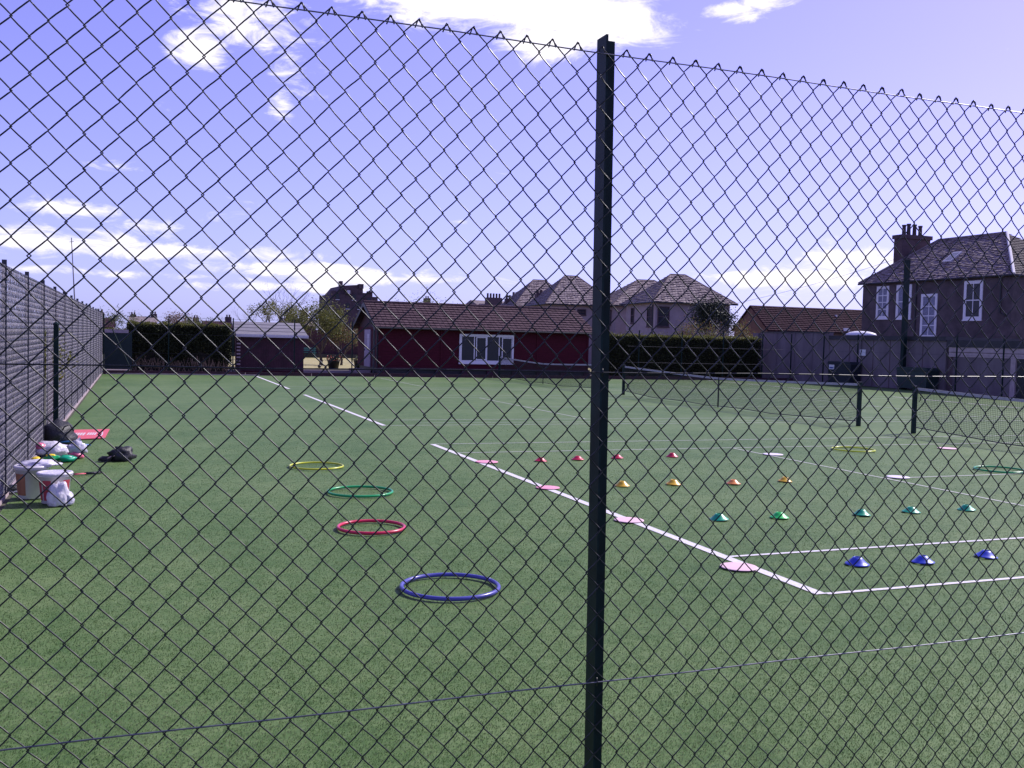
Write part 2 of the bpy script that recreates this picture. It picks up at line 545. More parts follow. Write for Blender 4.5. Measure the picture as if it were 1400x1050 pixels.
# turf pile: blades, denser near the camera side of the court
n = 700000
ang = RNG.uniform(R(-9), R(52), n)
rad = 3.6 * (26 / 3.6) ** RNG.uniform(0, 1, n)
P = np.stack([rad * np.sin(ang), rad * np.cos(ang), np.full(n, .001)], 1)
keep = (P[:, 0] > CX0 + .02) & (P[:, 0] < CX1) & (RNG.uniform(size=n) > np.clip((rad - 9) / 16, 0, .98))
P, rad = P[keep], rad[keep]
n = len(P)
D = np.stack([RNG.normal(.30, .42, n), RNG.normal(.12, .42, n), np.full(n, .8)], 1)
D /= np.linalg.norm(D, axis=1)[:, None]
L = RNG.uniform(.005, .011, n)
W = RNG.uniform(.0020, .0036, n) * (rad / 4.5) ** .6
mi = RNG.choice(4, n, p=[.12, .56, .25, .07])
patch = np.sin(P[:, 0] * 1.7 + np.sin(P[:, 1] * 1.1) * 2) * np.sin(P[:, 1] * 1.3 + np.sin(P[:, 0]) * 1.5)
mi = np.where((patch > .40) & (RNG.uniform(size=n) < .4), 0, mi)
sand = np.sin(P[:, 0] * .9 + 1.3 * np.sin(P[:, 1] * .7 + 1)) * np.sin(P[:, 1] * 2.1 + 1.1 * np.sin(P[:, 0] * 2.3))
mi = np.where((sand > .45) & (RNG.uniform(size=n) < .45), RNG.choice([2, 3], n), mi)
onl = np.zeros(n, bool)
for x0, x1, y0, y1, d in LINES:
    onl |= (P[:, 0] > x0) & (P[:, 0] < x1) & (P[:, 1] > y0) & (P[:, 1] < y1)
mi = np.where(onl, 4, mi)
o = tri_cloud('turf_pile', P, D, W, L, ['blade_dark', 'blade_mid', 'blade_pale', 'blade_tan', 'line_white'], mi)
tag(o, 'short artificial grass blades covering the tennis court', 'artificial grass', kind='stuff')

# ------------------------------------------------------------ near chain link fence
FU0, FY0 = 0.3524, 2.3564      # a knuckle of the mesh and its line
FS = 0.00883                   # slope of the fence line
PU, PV, ZT = 0.0707, 0.0770, 2.7257
fence = thing('chain_link_fence', 'tall green chain link fence with angle iron post right in front of the court', 'fence', (0, 0, 0))


def weave(rows, seed, dia=.0018, n=5, sub=4, half=PU / 2, pv=PV, amp=.0028, parity=0, bottom=.03, hook=True):
    """one zigzag wire spanning half a diamond; local x = along, y = depth, z from 0 down"""
    rr = random.Random(seed)
    pts = []
    segs = rows * 2
    j = [(rr.gauss(0, .0007), rr.gauss(0, .0007)) for _ in range(segs + 2)]
    if hook:
        s = 1 if parity == 0 else -1
        pts.append((s * .0085 + (half if parity == 0 else 0) * 0 + 0, .003, -.021))
        pts.append((s * .002, .0042, -.004))
    for k in range(segs + 1):
        side = k % 2            # 0 at x=0, 1 at x=half*dir
        x0 = 0 if side == 0 else 1
        x1 = 1 - x0
        z0 = -k * pv / 2
        for q in range(sub + 1 if k < segs else 1):
            t = q / (sub + 1)
            e = t * t * (3 - 2 * t) * .38 + t * .62
            x = x0 + (x1 - x0) * e
            z = z0 - t * pv / 2
            dep = amp * math.sin(math.pi * t) * (1 if side == 0 else -1)
            jj = j[k]; j2 = j[k + 1]
            xo = (.0023 if q == 0 else 0) * (1 if x0 else -1)
            pts.append((x * half + xo + jj[0] * (1 - t) + j2[0] * t, dep, z + jj[1] * (1 - t) + j2[1] * t))
        if z0 - pv / 2 < bottom - 10: break
    mb = MB(); mb.tube(pts, dia, n)
    return mb


ROWS = 35
wmesh = {}
for v in range(5):
    a = weave(ROWS, v, parity=1)
    b = MB(); b.v = [(-p[0], p[1], p[2]) for p in weave(ROWS, v + 50, parity=1).v]
    aa = weave(ROWS, v, parity=1); b.f = [tuple(reversed(f)) for f in aa.f]
    # a: starts at the peak and runs to +x ; b: starts at the peak and runs to -x
    wmesh['r', v] = a.mesh('wire', 'wire', True)
    b.v = [(p[0], -p[1], p[2]) for p in b.v]
    b.f = [tuple(reversed(f)) for f in b.f]
    wmesh['l', v] = b.mesh('wire', 'wire', True)
i0, i1 = -20, 46
for i in range(i0, i1):
    x = FU0 + PU * i
    y = FY0 + FS * PU * i
    dxx, dz_ = random.gauss(0, .0008), random.gauss(0, .0012)
    for s in 'rl':
        o = link('wire', wmesh[s, random.randrange(5)], fence)
        o.location = (x + dxx, y, ZT + dz_)
        o.rotation_euler = (0, 0, FS)
xa, xb = FU0 + PU * i0, FU0 + PU * i1
for z, r_ in ((ZT - .019, .0017), (1.876, .0019), (1.041, .0019), (.16, .0019)):
    pts = []
    for k in range(25):
        t = k / 24
        x = xa + (xb - xa) * t
        pts.append((x, FY0 + FS * (x - FU0) - .0045, z + .0015 * math.sin(k * 1.3 + z)))
    MB().tube(pts, r_, 6).build('line_wire', 'steel_wire' if z > 2 or z < 1.2 and z > .5 else 'wire', fence, True)
# angle iron posts (L section), leg towards the court side
def angle_post(px, parent, top=2.76, lean=-.012):
    t_, w_ = .006, .050
    y = FY0 + FS * (px - FU0) + .005
    p = MB()
    prof = [(0, 0), (t_, 0), (t_, w_), (w_, w_), (w_, w_ + t_), (0, w_ + t_)]
    vs = [(a, b, -.3) for a, b in prof] + [(a, b, top) for a, b in prof]
    nn = 6
    p.add(vs, [(5, 4, 3, 2), (5, 2, 1, 0), (6, 7, 8, 11), (8, 9, 10, 11)] + [(i, (i + 1) % nn, (i + 1) % nn + nn, i + nn) for i in range(nn)])
    p.v = [(px + a + lean * (c - 2.75), y + b, c) for a, b, c in p.v]
    o = p.build('post', 'green_steel', parent)
    for z in (.16, 1.041, 1.876):
        q = MB().tube([(px + .003, y - .006, z - .012), (px + .003, y - .011, z), (px + .003, y - .006, z + .012)], .0014, 5)
        q.v = [(a + lean * (c - 2.75), b, c) for a, b, c in q.v]
        q.build('tie', 'wire', o, True)
    return o


angle_post(1.144, fence)
angle_post(3.55, fence)
angle_post(-1.30, fence)

# ------------------------------------------------------------ left boundary fence, chain link seen along its length
LFX = -1.40
lf = thing('chain_link_fence', 'long grey green chain link fence running away along the left edge of the court', 'fence', (0, 0, 0))


M['grey_post'] = mat('grey_green_post', (0.035, 0.036, 0.05), .6, var=.2, scale=6)
def mesh_bay(length, height, sub=1, dia=.0030):
    half = PU / 2
    nc = int(length / half); nr = int(height / (PV / 2))
    mb = MB()
    base = 0
    for c in range(nc):
        pts = []
        for k in range(nr + 1):
            s = (c + k) % 2
            pts.append((random.gauss(0, .002) + (.003 if s else -.003), (c + s) * half, height - k * PV / 2))
        mb.tube(pts, dia, 3, caps=False)
    return mb


ys = [2.6]
while ys[-1] < 44.5:
    ys.append(ys[-1] + 2.52)
gap0, gap1 = 17.85, 18.32
bay_full = mesh_bay(2.52, 2.62).mesh('mesh', 'grey_wire')
for k, y in enumerate(ys):
    if y > 45.5: break
    t = .05
    pz = MB().box(LFX - .035, LFX - .029, y - .025, y + .025, -.2, 2.72); pz.box(LFX - .029, LFX + .018, y - .025, y - .019, -.2, 2.72)
    pz.build('post', 'grey_post', lf)
    if y >= 7.0:
        nxt = y + 2.52
        if y < gap0 < nxt:
            continue
        o = stuff(link('mesh', bay_full, lf)); o.location = (LFX, y, .04)
yg = [v for v in ys if v < gap0][-1]
o = stuff(mesh_bay(gap0 - yg, 2.62).build('mesh', 'grey_wire', lf)); o.location = (LFX, yg, .04)
if yg + 2.52 > gap1:
    o = stuff(mesh_bay(yg + 2.52 - gap1, 2.62).build('mesh', 'grey_wire', lf)); o.location = (LFX, gap1, .04)
o = stuff(mesh_bay(gap1 - gap0, .75).build('mesh', 'grey_wire', lf)); o.location = (LFX, gap0, .04 + 2.62 - .75 + .0)
for z in (2.64, 1.8, .95, .1):
    MB().tube([(LFX + .004, 2.4 + k * 2.2, z + .004 * math.sin(k)) for k in range(21)], .002, 4).build('line_wire', 'steel_wire', lf)
MB().box(LFX - .01, LFX + .025, 2.4, 46.4, -.02, .03).build('edging_board', 'kerb', lf)
p = MB().box(-.04, .04, -.04, .04, 0, 2.0); p.lathe([(.05, 2.0), (.05, 2.03), (.01, 2.06)], 10)
o = p.build('gate_post', 'green_steel'); o.location = (-1.27, 18.55, 0)
tag(o, 'short dark green square post standing by the gap in the left fence', 'post')

# ------------------------------------------------------------ hoops
HOOP = {}
def hoop(x, y, d, tube, mt, label):
    key = (mt, d)
    mb = MB().tube([(d / 2 * math.cos(a), d / 2 * math.sin(a), 0) for a in [2 * math.pi * k / 72 for k in range(72)]], tube, 10, closed=True)
    o = thing('hula_hoop', label, 'hoop', (x, y, PILE + tube - .002), random.uniform(0, 6), 'plastic hoops lying on the court')
    mb.build('ring', mt, o, True)
    a = -1.2
    MB().tube([((d / 2) * math.cos(a + q), (d / 2) * math.sin(a + q), 0) for q in (-.05, -.02, .02, .05)], tube * 1.09, 10).build('joint', mt, o, True)
    return o


hoop(2.50, 14.53, .77, .014, 'hoop_yellow', 'yellow hoop lying farthest back of the four on the left half')
hoop(2.615, 12.03, .79, .0155, 'hoop_green', 'green hoop lying between the yellow hoop and the red hoop')
hoop(2.24, 9.75, .665, .0165, 'hoop_red', 'red hoop lying on the turf behind the big blue hoop')
hoop(2.30, 7.26, .755, .0165, 'hoop_blue', 'dark blue hoop, nearest and largest looking hoop on the turf')
hoop(12.80, 15.2, .78, .014, 'hoop_lime', 'lime yellow hoop on the right half near the tennis net post')
hoop(13.25, 12.2, .76, .015, 'hoop_green', 'green hoop at the right edge beside the faded service line')

# ------------------------------------------------------------ marker cones and spot discs
def cone_mesh(mt):
    prof = [(.104, 0), (.104, .003), (.092, .008), (.070, .024), (.050, .043), (.036, .056), (.030, .058), (.026, .056), (.027, .048), (.046, .038), (.066, .019), (.098, 0)]
    return MB().lathe(prof, 28, cap=False).mesh('marker_cone', mt, True)


CM = {k: cone_mesh('cone_' + k) for k in ('red', 'orange', 'yellow', 'teal', 'green', 'blue')}
CONES = [
    ('red', 6.11, 14.62, 'leftmost red marker cone in the far red row, left of the fence post'),
    ('red', 6.80, 14.70, 'second red marker cone from the left, just left of the fence post'),
    ('red', 7.56, 14.77, 'red marker cone just right of the fence post'),
    ('red', 8.64, 14.82, 'rightmost red marker cone in the far row'),
    ('yellow', 6.18, 11.90, 'leftmost yellow marker cone close to the right of the fence post'),
    ('yellow', 6.96, 11.88, 'second yellow marker cone from the left, beside the orange one'),
    ('orange', 7.85, 11.76, 'orange marker cone between two yellow ones'),
    ('yellow', 8.76, 11.82, 'rightmost yellow marker cone, to the right of the orange cone'),
    ('teal', 6.09, 9.38, 'leftmost teal marker cone in the green row'),
    ('green', 6.85, 9.32, 'bright green marker cone among the teal ones'),
    ('teal', 7.94, 9.24, 'middle teal marker cone, right of the bright green cone'),
    ('teal', 8.70, 9.27, 'second teal marker cone from the right end of its row'),
    ('teal', 9.53, 9.24, 'rightmost teal marker cone near the right edge'),
    ('blue', 6.09, 7.12, 'leftmost blue marker cone between the two white sidelines'),
    ('blue', 6.76, 7.03, 'middle one of the three blue marker cones'),
    ('blue', 7.56, 7.07, 'rightmost blue marker cone near the right edge'),
]
GRP = {'red': 'red marker cones', 'yellow': 'yellow marker cones', 'orange': 'yellow marker cones', 'teal': 'green marker cones', 'green': 'green marker cones', 'blue': 'blue marker cones'}
for c, x, y, lab in CONES:
    o = link('marker_cone', CM[c]); o.location = (x, y, PILE)
    o.rotation_euler = (R(random.uniform(-3, 3)), R(random.uniform(-3, 3)), random.uniform(0, 6))
    s = random.uniform(.97, 1.04); o.scale = (s, s, s * random.uniform(.95, 1.12))
    tag(o, lab, 'marker cone', GRP[c])


def disc(x, y, mt, lab, grp, d=.25):
    prof = [(.001, .006), (d / 2 - .02, .0065), (d / 2 - .004, .005), (d / 2, .001), (d / 2 - .002, 0), (.001, 0)]
    o = MB().lathe(prof, 32).build('spot_marker', mt, None, True)
    o.location = (x, y, PILE); tag(o, lab, 'marker disc', grp)


disc(4.96, 7.30, 'pink', 'pale pink flat disc on the thick line nearest the corner', 'pink flat discs', .33)
disc(5.06, 9.56, 'pink', 'pale pink flat disc on the thick line just right of the fence post', 'pink flat discs', .33)
disc(5.10, 11.94, 'hot_pink', 'pink flat disc on the thick line just left of the fence post', 'pink flat discs', .32)
disc(5.20, 14.65, 'hot_pink', 'deep pink flat disc farthest along the thick line', 'pink flat discs', .36)
disc(15.06, 15.15, 'pink', 'pink flat disc below the tennis net at the right', 'pink flat discs', .38)
disc(10.70, 14.81, 'white_rubber', 'white flat disc on the faded service line behind the yellow cones', 'white flat discs', .36)
disc(10.85, 11.86, 'white_rubber', 'white flat disc where the faded service line meets the centre line', 'white flat discs', .34)

# ------------------------------------------------------------ tennis nets
def net(y0, y1, label, group='tennis nets'):
    t = thing('tennis_net', label, 'tennis net', (NETX, 0, 0), 0, group)
    for y in (y0, y1):
        po = MB().box(-.045, .045, y - .045, y + .045, 0, 1.09).build('post', 'green_steel', t); bevel(po, .008, 1)
        MB().box(-.055, .055, y - .055, y + .055, 1.09, 1.11).build('cap', 'black', po)
    MB().tube([(.05, y1 - .08, .75), (.09, y1 - .08, .78), (.09, y1 - .08, .86)], .01, 6).build('winder_handle', 'black', t)
    a, b = y0 + .07, y1 - .07
    mid = (a + b) / 2
    def top(y): return .925 + .145 * min(1, abs((y - mid) / ((b - a) / 2))) ** 1.25
    def bot(y): return .02 + .07 * abs(math.sin((y - a) * .9)) * .5 + .10 * (abs((y - mid) / ((b - a) / 2)) ** 4)
    seg = 32
    bandm = MB()
    ysg = [a + (b - a) * k / seg for k in range(seg + 1)]
    for k in range(seg):
        ya_, yb_ = ysg[k], ysg[k + 1]
        za, zb = top(ya_), top(yb_)
        vs = [(-.006, ya_, za - .06), (.006, ya_, za - .06), (.006, ya_, za), (-.006, ya_, za), (-.006, yb_, zb - .06), (.006, yb_, zb - .06), (.006, yb_, zb), (-.006, yb_, zb)]
        bandm.add(vs, [(0, 1, 5, 4), (1, 2, 6, 5), (2, 3, 7, 6), (3, 0, 4, 7)])
    bandm.build('headband', 'band', t)
    mm = MB()
    nv = int((b - a) / .045)
    for k in range(nv + 1):
        y = a + (b - a) * k / nv
        z0, z1 = bot(y), top(y) - .06
        w = .0024
        mm.add([(-w, y, z0), (w, y - w, z0), (w, y + w, z0), (-w, y, z1), (w, y - w, z1), (w, y + w, z1)], [(0, 1, 4, 3), (1, 2, 5, 4), (2, 0, 3, 5)])
    for j in range(1, 22):
        f = j / 22
        pts = [(0, y, bot(y) + (top(y) - .06 - bot(y)) * f) for y in ysg]
        mm.tube(pts, .0027, 3, caps=False)
        if j > 16:
            mm.tube([(p[0] + .006, p[1], p[2] + .02) for p in pts], .0017, 3, caps=False)
    stuff(mm.build('netting', 'net', t))
    MB().tube([(0, y, bot(y)) for y in ysg], .013, 5).build('bottom_cord', 'black', t)
    MB().box(-.012, .012, mid - .025, mid + .025, .01, .93).build('centre_strap', 'net', t)
    return t


net(4.9, 18.10, 'nearest tennis net, running out of the right edge of the picture')
net(19.98, 32.78, 'tennis net across the middle court, between the dark posts right of the fence post')
net(34.9, 46.2, 'farthest tennis net, seen before the red clubhouse left of the fence post')

# ------------------------------------------------------------ kit by the left fence
def tube_ring(c, r_, rad, n=28, m_=6, z=0):
    return MB().tube([(c[0] + r_ * math.cos(2 * math.pi * k / n), c[1] + r_ * math.sin(2 * math.pi * k / n), c[2]) for k in range(n)], rad, m_, closed=True)


def bucket(x, y, label, mt_label, h=.33, r0=.135, r1=.17, rz=0.0, patches=((.3, 1.2), (2.2, 2.9))):
    t = thing('bucket', label, 'bucket', (x, y, PILE), rz, 'white buckets of kit by the left fence')
    MB().lathe([(r0 * .96, 0), (r0, .006), (r1, h - .03), (r1 + .012, h - .028), (r1 + .012, h - .012), (r1, h - .01), (r1, h), (r1 - .006, h), (r0 - .006, .01)], 30).build('body', 'bucket', t, True)
    for a0, a1 in patches:
        lab = MB()
        k = 8
        vs = []
        for i in range(k + 1):
            a = a0 + (a1 - a0) * i / k
            for f, zf in ((.12, .12), (.80, .80)):
                rr = r0 + (r1 - r0) * zf + .003
                vs.append((rr * math.cos(a), rr * math.sin(a), h * zf))
        lab.add(vs, [(2 * i, 2 * i + 2, 2 * i + 3, 2 * i + 1) for i in range(k)])
        lab.build('printed_label', mt_label, t, True)
    MB().lathe([(r1 + .018, h - .012), (r1 + .02, h + .004), (r1 + .012, h + .014), (r1 - .01, h + .016), (r1 - .02, h + .006), (r1 * .5, h + .010), (.01, h + .012)], 30).build('lid', 'poly' if h < .35 else 'bucket', t, True)
    MB().tube([(r1 * 1.10 * math.cos(a), r1 * 1.06 * math.sin(a) * .99, h - .03 - .12 * math.sin(a if a < math.pi else 0)) for a in [math.pi * k / 14 for k in range(15)]], .003, 5).build('handle', 'steel_wire', t, True)
    return t


bucket(-.83, 12.02, 'white lidded bucket with red and white label, the nearer of the pair', 'bucket_red', patches=((-2.35, -1.75), (-.95, -.35), (-2.9, -2.5)))
bucket(-1.10, 12.42, 'white bucket with orange side standing behind the front bucket', 'bucket_orange', h=.36, patches=((-3.1, -1.9), (1, 2)))
o = thing('plastic_bag', 'creased pinkish white bag slumped against the front of the front bucket', 'plastic bag', (-.78, 11.80, PILE))
blob_mb((0, 0, .0), (.11, .06, .17), 3, .2).build('body', 'poly', o, True)
blob_mb((.07, .03, .0), (.08, .06, .10), 4, .2).build('fold', 'poly_clear', o, True)
o = blob_mb((-1.02, 12.42, .372), (.20, .13, .05), 5, .22).build('plastic_bag', 'poly', None, True); tag(o, 'flattened greyish white bag lying on the lid of the rear bucket', 'plastic bag')
o = thing('sports_bag', 'large black bag leaning against the left fence behind the plastic bags', 'bag', (-1.20, 17.9, PILE))
blob_mb((0, 0, 0), (.27, .24, .26), 11, .16).build('body', 'bag_black', o, True)
MB().tube([(.05, -.2, .2), (.12, -.27, .33), (.2, -.22, .36), (.25, -.1, .25)], .012, 6).build('handle', 'bag_black', o, True)
MB().tube([(.02, -.22, .07), (.2, -.26, .09), (.38, -.22, .03), (.52, -.2, .02)], .014, 6).build('strap', 'blue_strap', o, True)

t = thing('sports_mat', 'red rectangular mat with white lettering lying on turf', 'mat', (-.86, 19.65, PILE))
vs = [(-.44, .82), (.40, .94), (.36, -.72), (-.30, -.96)]
pr = MB().prism([(a, b) for a, b in vs], 'z', 0, .012); pr.build('sheet', 'mat_red', t)
tx = MB()
def glyph(x, w, h0, h1, sl=.10):
    tx.add([(x - sl * .5, h0, .0145), (x + w - sl * .5, h0, .0145), (x + w + sl * .5, h1, .0145), (x + sl * .5, h1, .0145)], [(0, 1, 2, 3)])
for x in (-.21, -.165, -.12, -.075, -.03): glyph(x, .030, -.26, .22, .02)
for x in (.045, .085, .125, .165): glyph(x, .026, -.2, .24, .02)
for sgn, x in ((-1, -.29), (1, .26)):
    pts = [(x + sgn * .03 * math.cos(a), .42 * math.sin(a)) for a in [-1.3 + 2.6 * k / 8 for k in range(9)]]
    for i in range(8):
        (xa_, ya_), (xb_, yb_) = pts[i], pts[i + 1]
        tx.add([(xa_, ya_, .0145), (xa_ + .02, ya_, .0145), (xb_ + .02, yb_, .0145), (xb_, yb_, .0145)], [(0, 1, 2, 3)])
tx.build('lettering', 'off_white', t)

t = thing('plastic_bag', 'crumpled white plastic bag with pink patch below the black bag', 'plastic bag', (-1.18, 16.55, PILE))
blob_mb((0, 0, 0), (.24, .18, .13), 21, .2).build('body', 'poly', t, True)
blob_mb((-.15, -.03, .1), (.09, .1, .06), 22, .2).build('contents', 'poly_pink', t, True)
t = thing('plastic_bag', 'cloudy see-through bag of pink kit right of the white bag', 'plastic bag', (-.80, 16.15, PILE))
blob_mb((0, 0, .07), (.13, .12, .12), 31, .2).build('body', 'poly_clear', t, True)
blob_mb((-.03, -.04, 0), (.12, .1, .07), 32, .15).build('contents', 'poly_pink', t, True)
MB().add([(0, 0, .2), (.05, 0, .2), (.03, .02, .31), (-.03, -.02, .27)], [(0, 1, 2), (0, 2, 3), (0, 3, 1)]).build('knot', 'poly_clear', t)
o = blob_mb((0, 0, 0), (.075, .075, .05), 41, .05).build('ball', 'ball_yellow', None, True); o.location = (-1.33, 15.72, PILE); tag(o, 'small yellow ball at the left end of the kit pile', 'ball')
t = thing('sports_bag', 'small green and yellow pouch lying before the white bag', 'bag', (-1.12, 15.80, PILE))
blob_mb((0, 0, 0), (.13, .1, .06), 42, .15).build('body', 'hoop_green', t, True)
blob_mb((-.02, 0, .055), (.07, .06, .03), 43, .15).build('flap', 'ball_yellow', t, True)
t = thing('sports_bag', 'small teal pouch with white trim right of the yellow topped pouch', 'bag', (-.92, 15.75, PILE))
blob_mb((0, 0, 0), (.12, .1, .055), 44, .15).build('body', 'cone_teal', t, True)
blob_mb((.02, -.03, .045), (.05, .05, .02), 45, .1).build('trim', 'poly', t, True)
t = thing('sports_bag', 'limp black bag lying alone on open turf right of the kit pile', 'bag', (-.24, 15.75, PILE))
blob_mb((.05, 0, 0), (.17, .15, .13), 51, .25).build('body', 'bag_black', t, True)
blob_mb((-.17, -.05, 0), (.09, .07, .045), 52, .2).build('pocket', 'bag_black', t, True)
MB().tube([(-.14, -.1, .04), (-.08, -.12, .07), (-.02, -.12, .09)], .010, 6).build('strap', 'pink', t, True)


def racket(x, y, rz, label, tilt=0.0):
    t = thing('tennis_racket', label, 'racket', (x, y, PILE + .012), rz)
    MB().tube([(.12 + .165 * math.cos(a), .125 * math.sin(a), .0) for a in [2 * math.pi * k / 26 for k in range(26)]], .010, 6, closed=True).build('frame', 'bag_black', t, True)
    MB().tube([(-.045, .05, 0), (-.13, .015, 0), (-.2, .012, 0)], .008, 6).build('throat', 'mat_red', t, True)
    MB().tube([(-.045, -.05, 0), (-.13, -.015, 0), (-.2, -.012, 0)], .008, 6).build('throat', 'mat_red', t, True)
    MB().tube([(-.19, 0, 0), (-.4, 0, 0)], .017, 8).build('grip', 'bag_black', t, True)
    s = MB()
    for k in range(-6, 7):
        yy = k * .018; q = .165 * math.sqrt(max(0, 1 - (yy / .125) ** 2))
        s.box(.12 - q, .12 + q, yy - .0007, yy + .0007, -.001, .001)
    for k in range(-8, 9):
        xx = k * .019; q = .125 * math.sqrt(max(0, 1 - (xx / .165) ** 2))
        s.box(.12 + xx - .0007, .12 + xx + .0007, -q, q, -.001, .001)
    stuff(s.build('strings', 'off_white', t))


racket(-1.10, 13.9, 2.6, 'black and red racket lying behind the buckets against the fence')
racket(-.80, 14.2, 3.5, 'black racket with its grip pointing right, behind the buckets')
t = thing('shoe', 'dark trainer with pink collar at the left edge by the fence', 'shoe', (-1.36, 12.9, PILE), R(10))
blob_mb((0, 0, .0), (.15, .055, .055), 61, .06).build('upper', 'bag_black', t, True)
MB().prism([(-.15, -.05), (.12, -.055), (.16, 0), (.12, .055), (-.15, .05)], 'z', 0, .02).build('sole', 'white', t)
blob_mb((-.08, 0, .055), (.05, .04, .025), 62, .05).build('collar', 'pink', t, True)

# ------------------------------------------------------------ far boundary: path, edging, fences
g = MB(); g.add([(-1.3, 46.33, -.004), (34.8, 46.33, -.004), (34.8, 55, -.004), (-1.3, 55, -.004)], [(0, 1, 2, 3)])
struct(g.build('path', 'tarmac'))
g = MB(); g.add([(9.0, 57.0, -.002), (31, 57, -.002), (31, 83, -.002), (3, 83, -.002), (3, 57, -.002)], [(0, 1, 2, 3, 4)])
struct(g.build('bowling_green', 'lawn'))
t = thing('edging', 'low dark timber edging along the far end of the court', 'edging', (0, 46.42, 0))
for k in range(12):
    x0 = -1.3 + k * 3.0
    MB().box(x0, min(x0 + 2.97, 34.7), -.02, .03, -.02, .16 + random.uniform(-.01, .01)).build('board', 'dark_timber', t)
t2 = MB().box(-1.2, 5.3, 46.33, 46.39, -.02, .05).build('kerb', 'kerb'); tag(t2, 'pale kerb strip at the far left end of the court', 'kerb')
bf = thing('chain_link_fence', 'dark posts and line wires of the fence across the far end of the court', 'fence', (0, 0, 0))
for x in (-1.3, 1.37, 4.14, 6.89, 9.6, 24.9, 27.5, 30.1, 32.65):
    MB().box(x - .025, x + .025, 46.5, 46.55, 0, 2.6).build('post', 'green_steel', bf)
MB().tube([(-.95, 46.5, 1.95), (-.22, 46.5, .3), (-.1, 46.5, 0)], .025, 5).build('brace', 'green_steel', bf)
for z in (1.75, .9):
    MB().tube([(24.2, 46.48, z), (29, 46.48, z - .01), (34.3, 46.48, z)], .004, 4).build('line_wire', 'felt', bf)
for z in (2.55, 1.8, .95):
    MB().tube([(-1.3, 46.48, z), (4, 46.48, z - .01), (11, 46.48, z)], .004, 4).build('line_wire', 'wire', bf)
o = MB().box(-1.28, -.15, 46.9, 46.93, .2, 1.78).build('windbreak_screen', 'green_screen'); tag(o, 'dark green windbreak sheet in the far left corner of the court', 'screen')
o = MB().box(-1.28, -.3, 47.2, 47.3, 1.80, 1.95).build('fence_rail', 'lintel'); tag(o, 'pale rail above the green windbreak sheet in the far left corner', 'rail')
rf = thing('chain_link_fence', 'dark fence posts along the right side before the rendered wall', 'fence', (0, 0, 0))
for y in (46.95, 44.1, 41.4, 34.8, 32.2, 29.4, 26.6):
    MB().box(34.86, 34.91, y - .025, y + .025, 0, 2.65).build('post', 'green_steel', rf)
for z in (2.6, 1.75, .9):
    MB().tube([(34.85, 26, z), (34.85, 36, z - .01), (34.85, 46.95, z)], .004, 4).build('line_wire', 'wire', rf)
t = thing('lighting_column', 'tall dark square column standing at the right side of the court', 'column', (34.9, 38.15, 0))
MB().box(-.10, .10, -.10, .10, 0, 6.25).build('shaft', 'green_steel', t)
MB().box(-.16, .16, -.16, .16, 0, .06).build('base_plate', 'green_steel', t)
MB().box(-.13, .13, -.13, .13, 6.25, 6.32).build('cap', 'black', t)

# ------------------------------------------------------------ foliage
def hedge(name, x0, x1, y0, y1, z0, z1, label, nleaf, bare=True):
    t = thing(name, label, 'hedge', ((x0 + x1) / 2, (y0 + y1) / 2, 0))
    cx_, cy_ = (x0 + x1) / 2, (y0 + y1) / 2
    MB().box(x0 + .12 - cx_, x1 - .12 - cx_, y0 + .18 - cy_, y1 - .18 - cy_, .02, z1 - .12).build('core', 'core', t)
    n = nleaf
    face = RNG.choice(4, n, p=[.62, .24, .07, .07])
    u_, v_ = RNG.uniform(size=n), RNG.uniform(size=n)
    wob = .06 * np.sin(u_ * 40) + .05 * np.sin(v_ * 17 + u_ * 9)
    dep = RNG.uniform(-.05, .14, n)
    X = np.where(face == 2, x0 + dep, np.where(face == 3, x1 - dep, x0 + (x1 - x0) * u_))
    Y = np.where(face == 0, y0 + dep + wob * .7, y0 + (y1 - y0) * v_)
    Z = np.where(face == 1, z1 - dep + wob * .8, z0 + (z1 - z0) * v_)
    Y = np.where(face == 1, y0 + (y1 - y0) * v_, Y)
    Z = np.where((face == 1) & (RNG.uniform(size=n) < .07), Z + RNG.exponential(.07, n), Z)
    if bare:
        thin = (face != 1) & (Z < z0 + .55 * (1 + .5 * np.sin(X * 2.7))) & (RNG.uniform(size=n) < .8)
        X, Y, Z, face = X[~thin], Y[~thin], Z[~thin], face[~thin]
    n = len(X)
    P = np.stack([X - cx_, Y - cy_, Z], 1)
    s = RNG.uniform(.035, .075, n)
    mi = np.where((face == 1) | (Z > z1 - .04), 1, 0)  # top leaves get the painted sunlit tone
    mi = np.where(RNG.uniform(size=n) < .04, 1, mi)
    stuff(tri_cloud('leaves', P, rand_dirs(n), s, s * 1.5, ['hedge', 'hedge_lit'], mi, t, fold=True))
    if bare:
        mb = MB()
        for k in range(int((x1 - x0) * 45)):
            a = random.uniform(x0, x1) - cx_
            yy = y0 - cy_ + random.uniform(-.05, .1)
            z = random.uniform(.0, .35)
            mb.tube([(a, yy, z), (a + random.uniform(-.2, .2), yy + random.uniform(-.1, .1), z + random.uniform(.15, .5))], random.uniform(.006, .02), 3)
        stuff(mb.build('twigs', 'twig', t))


hedge('hedge', -.35, 4.3, 49.4, 50.9, .15, 2.25, 'clipped dark hedge at the far left with bare twigs at its foot', 26000)
hedge('hedge', 24.0, 34.35, 49.0, 50.4, .05, 2.33, 'long clipped dark hedge behind the court, right of the fence post', 46000, bare=False)
hedge('hedge', -6.0, -3.4, 13, 46, .0, 1.75, 'rough hedge beyond the left fence, seen through the mesh', 26000, bare=False)
hedge('hedge', -3.0, 24.0, 84.0, 85.5, .0, 1.95, 'dark far hedge behind the bowling green', 26000, bare=False)


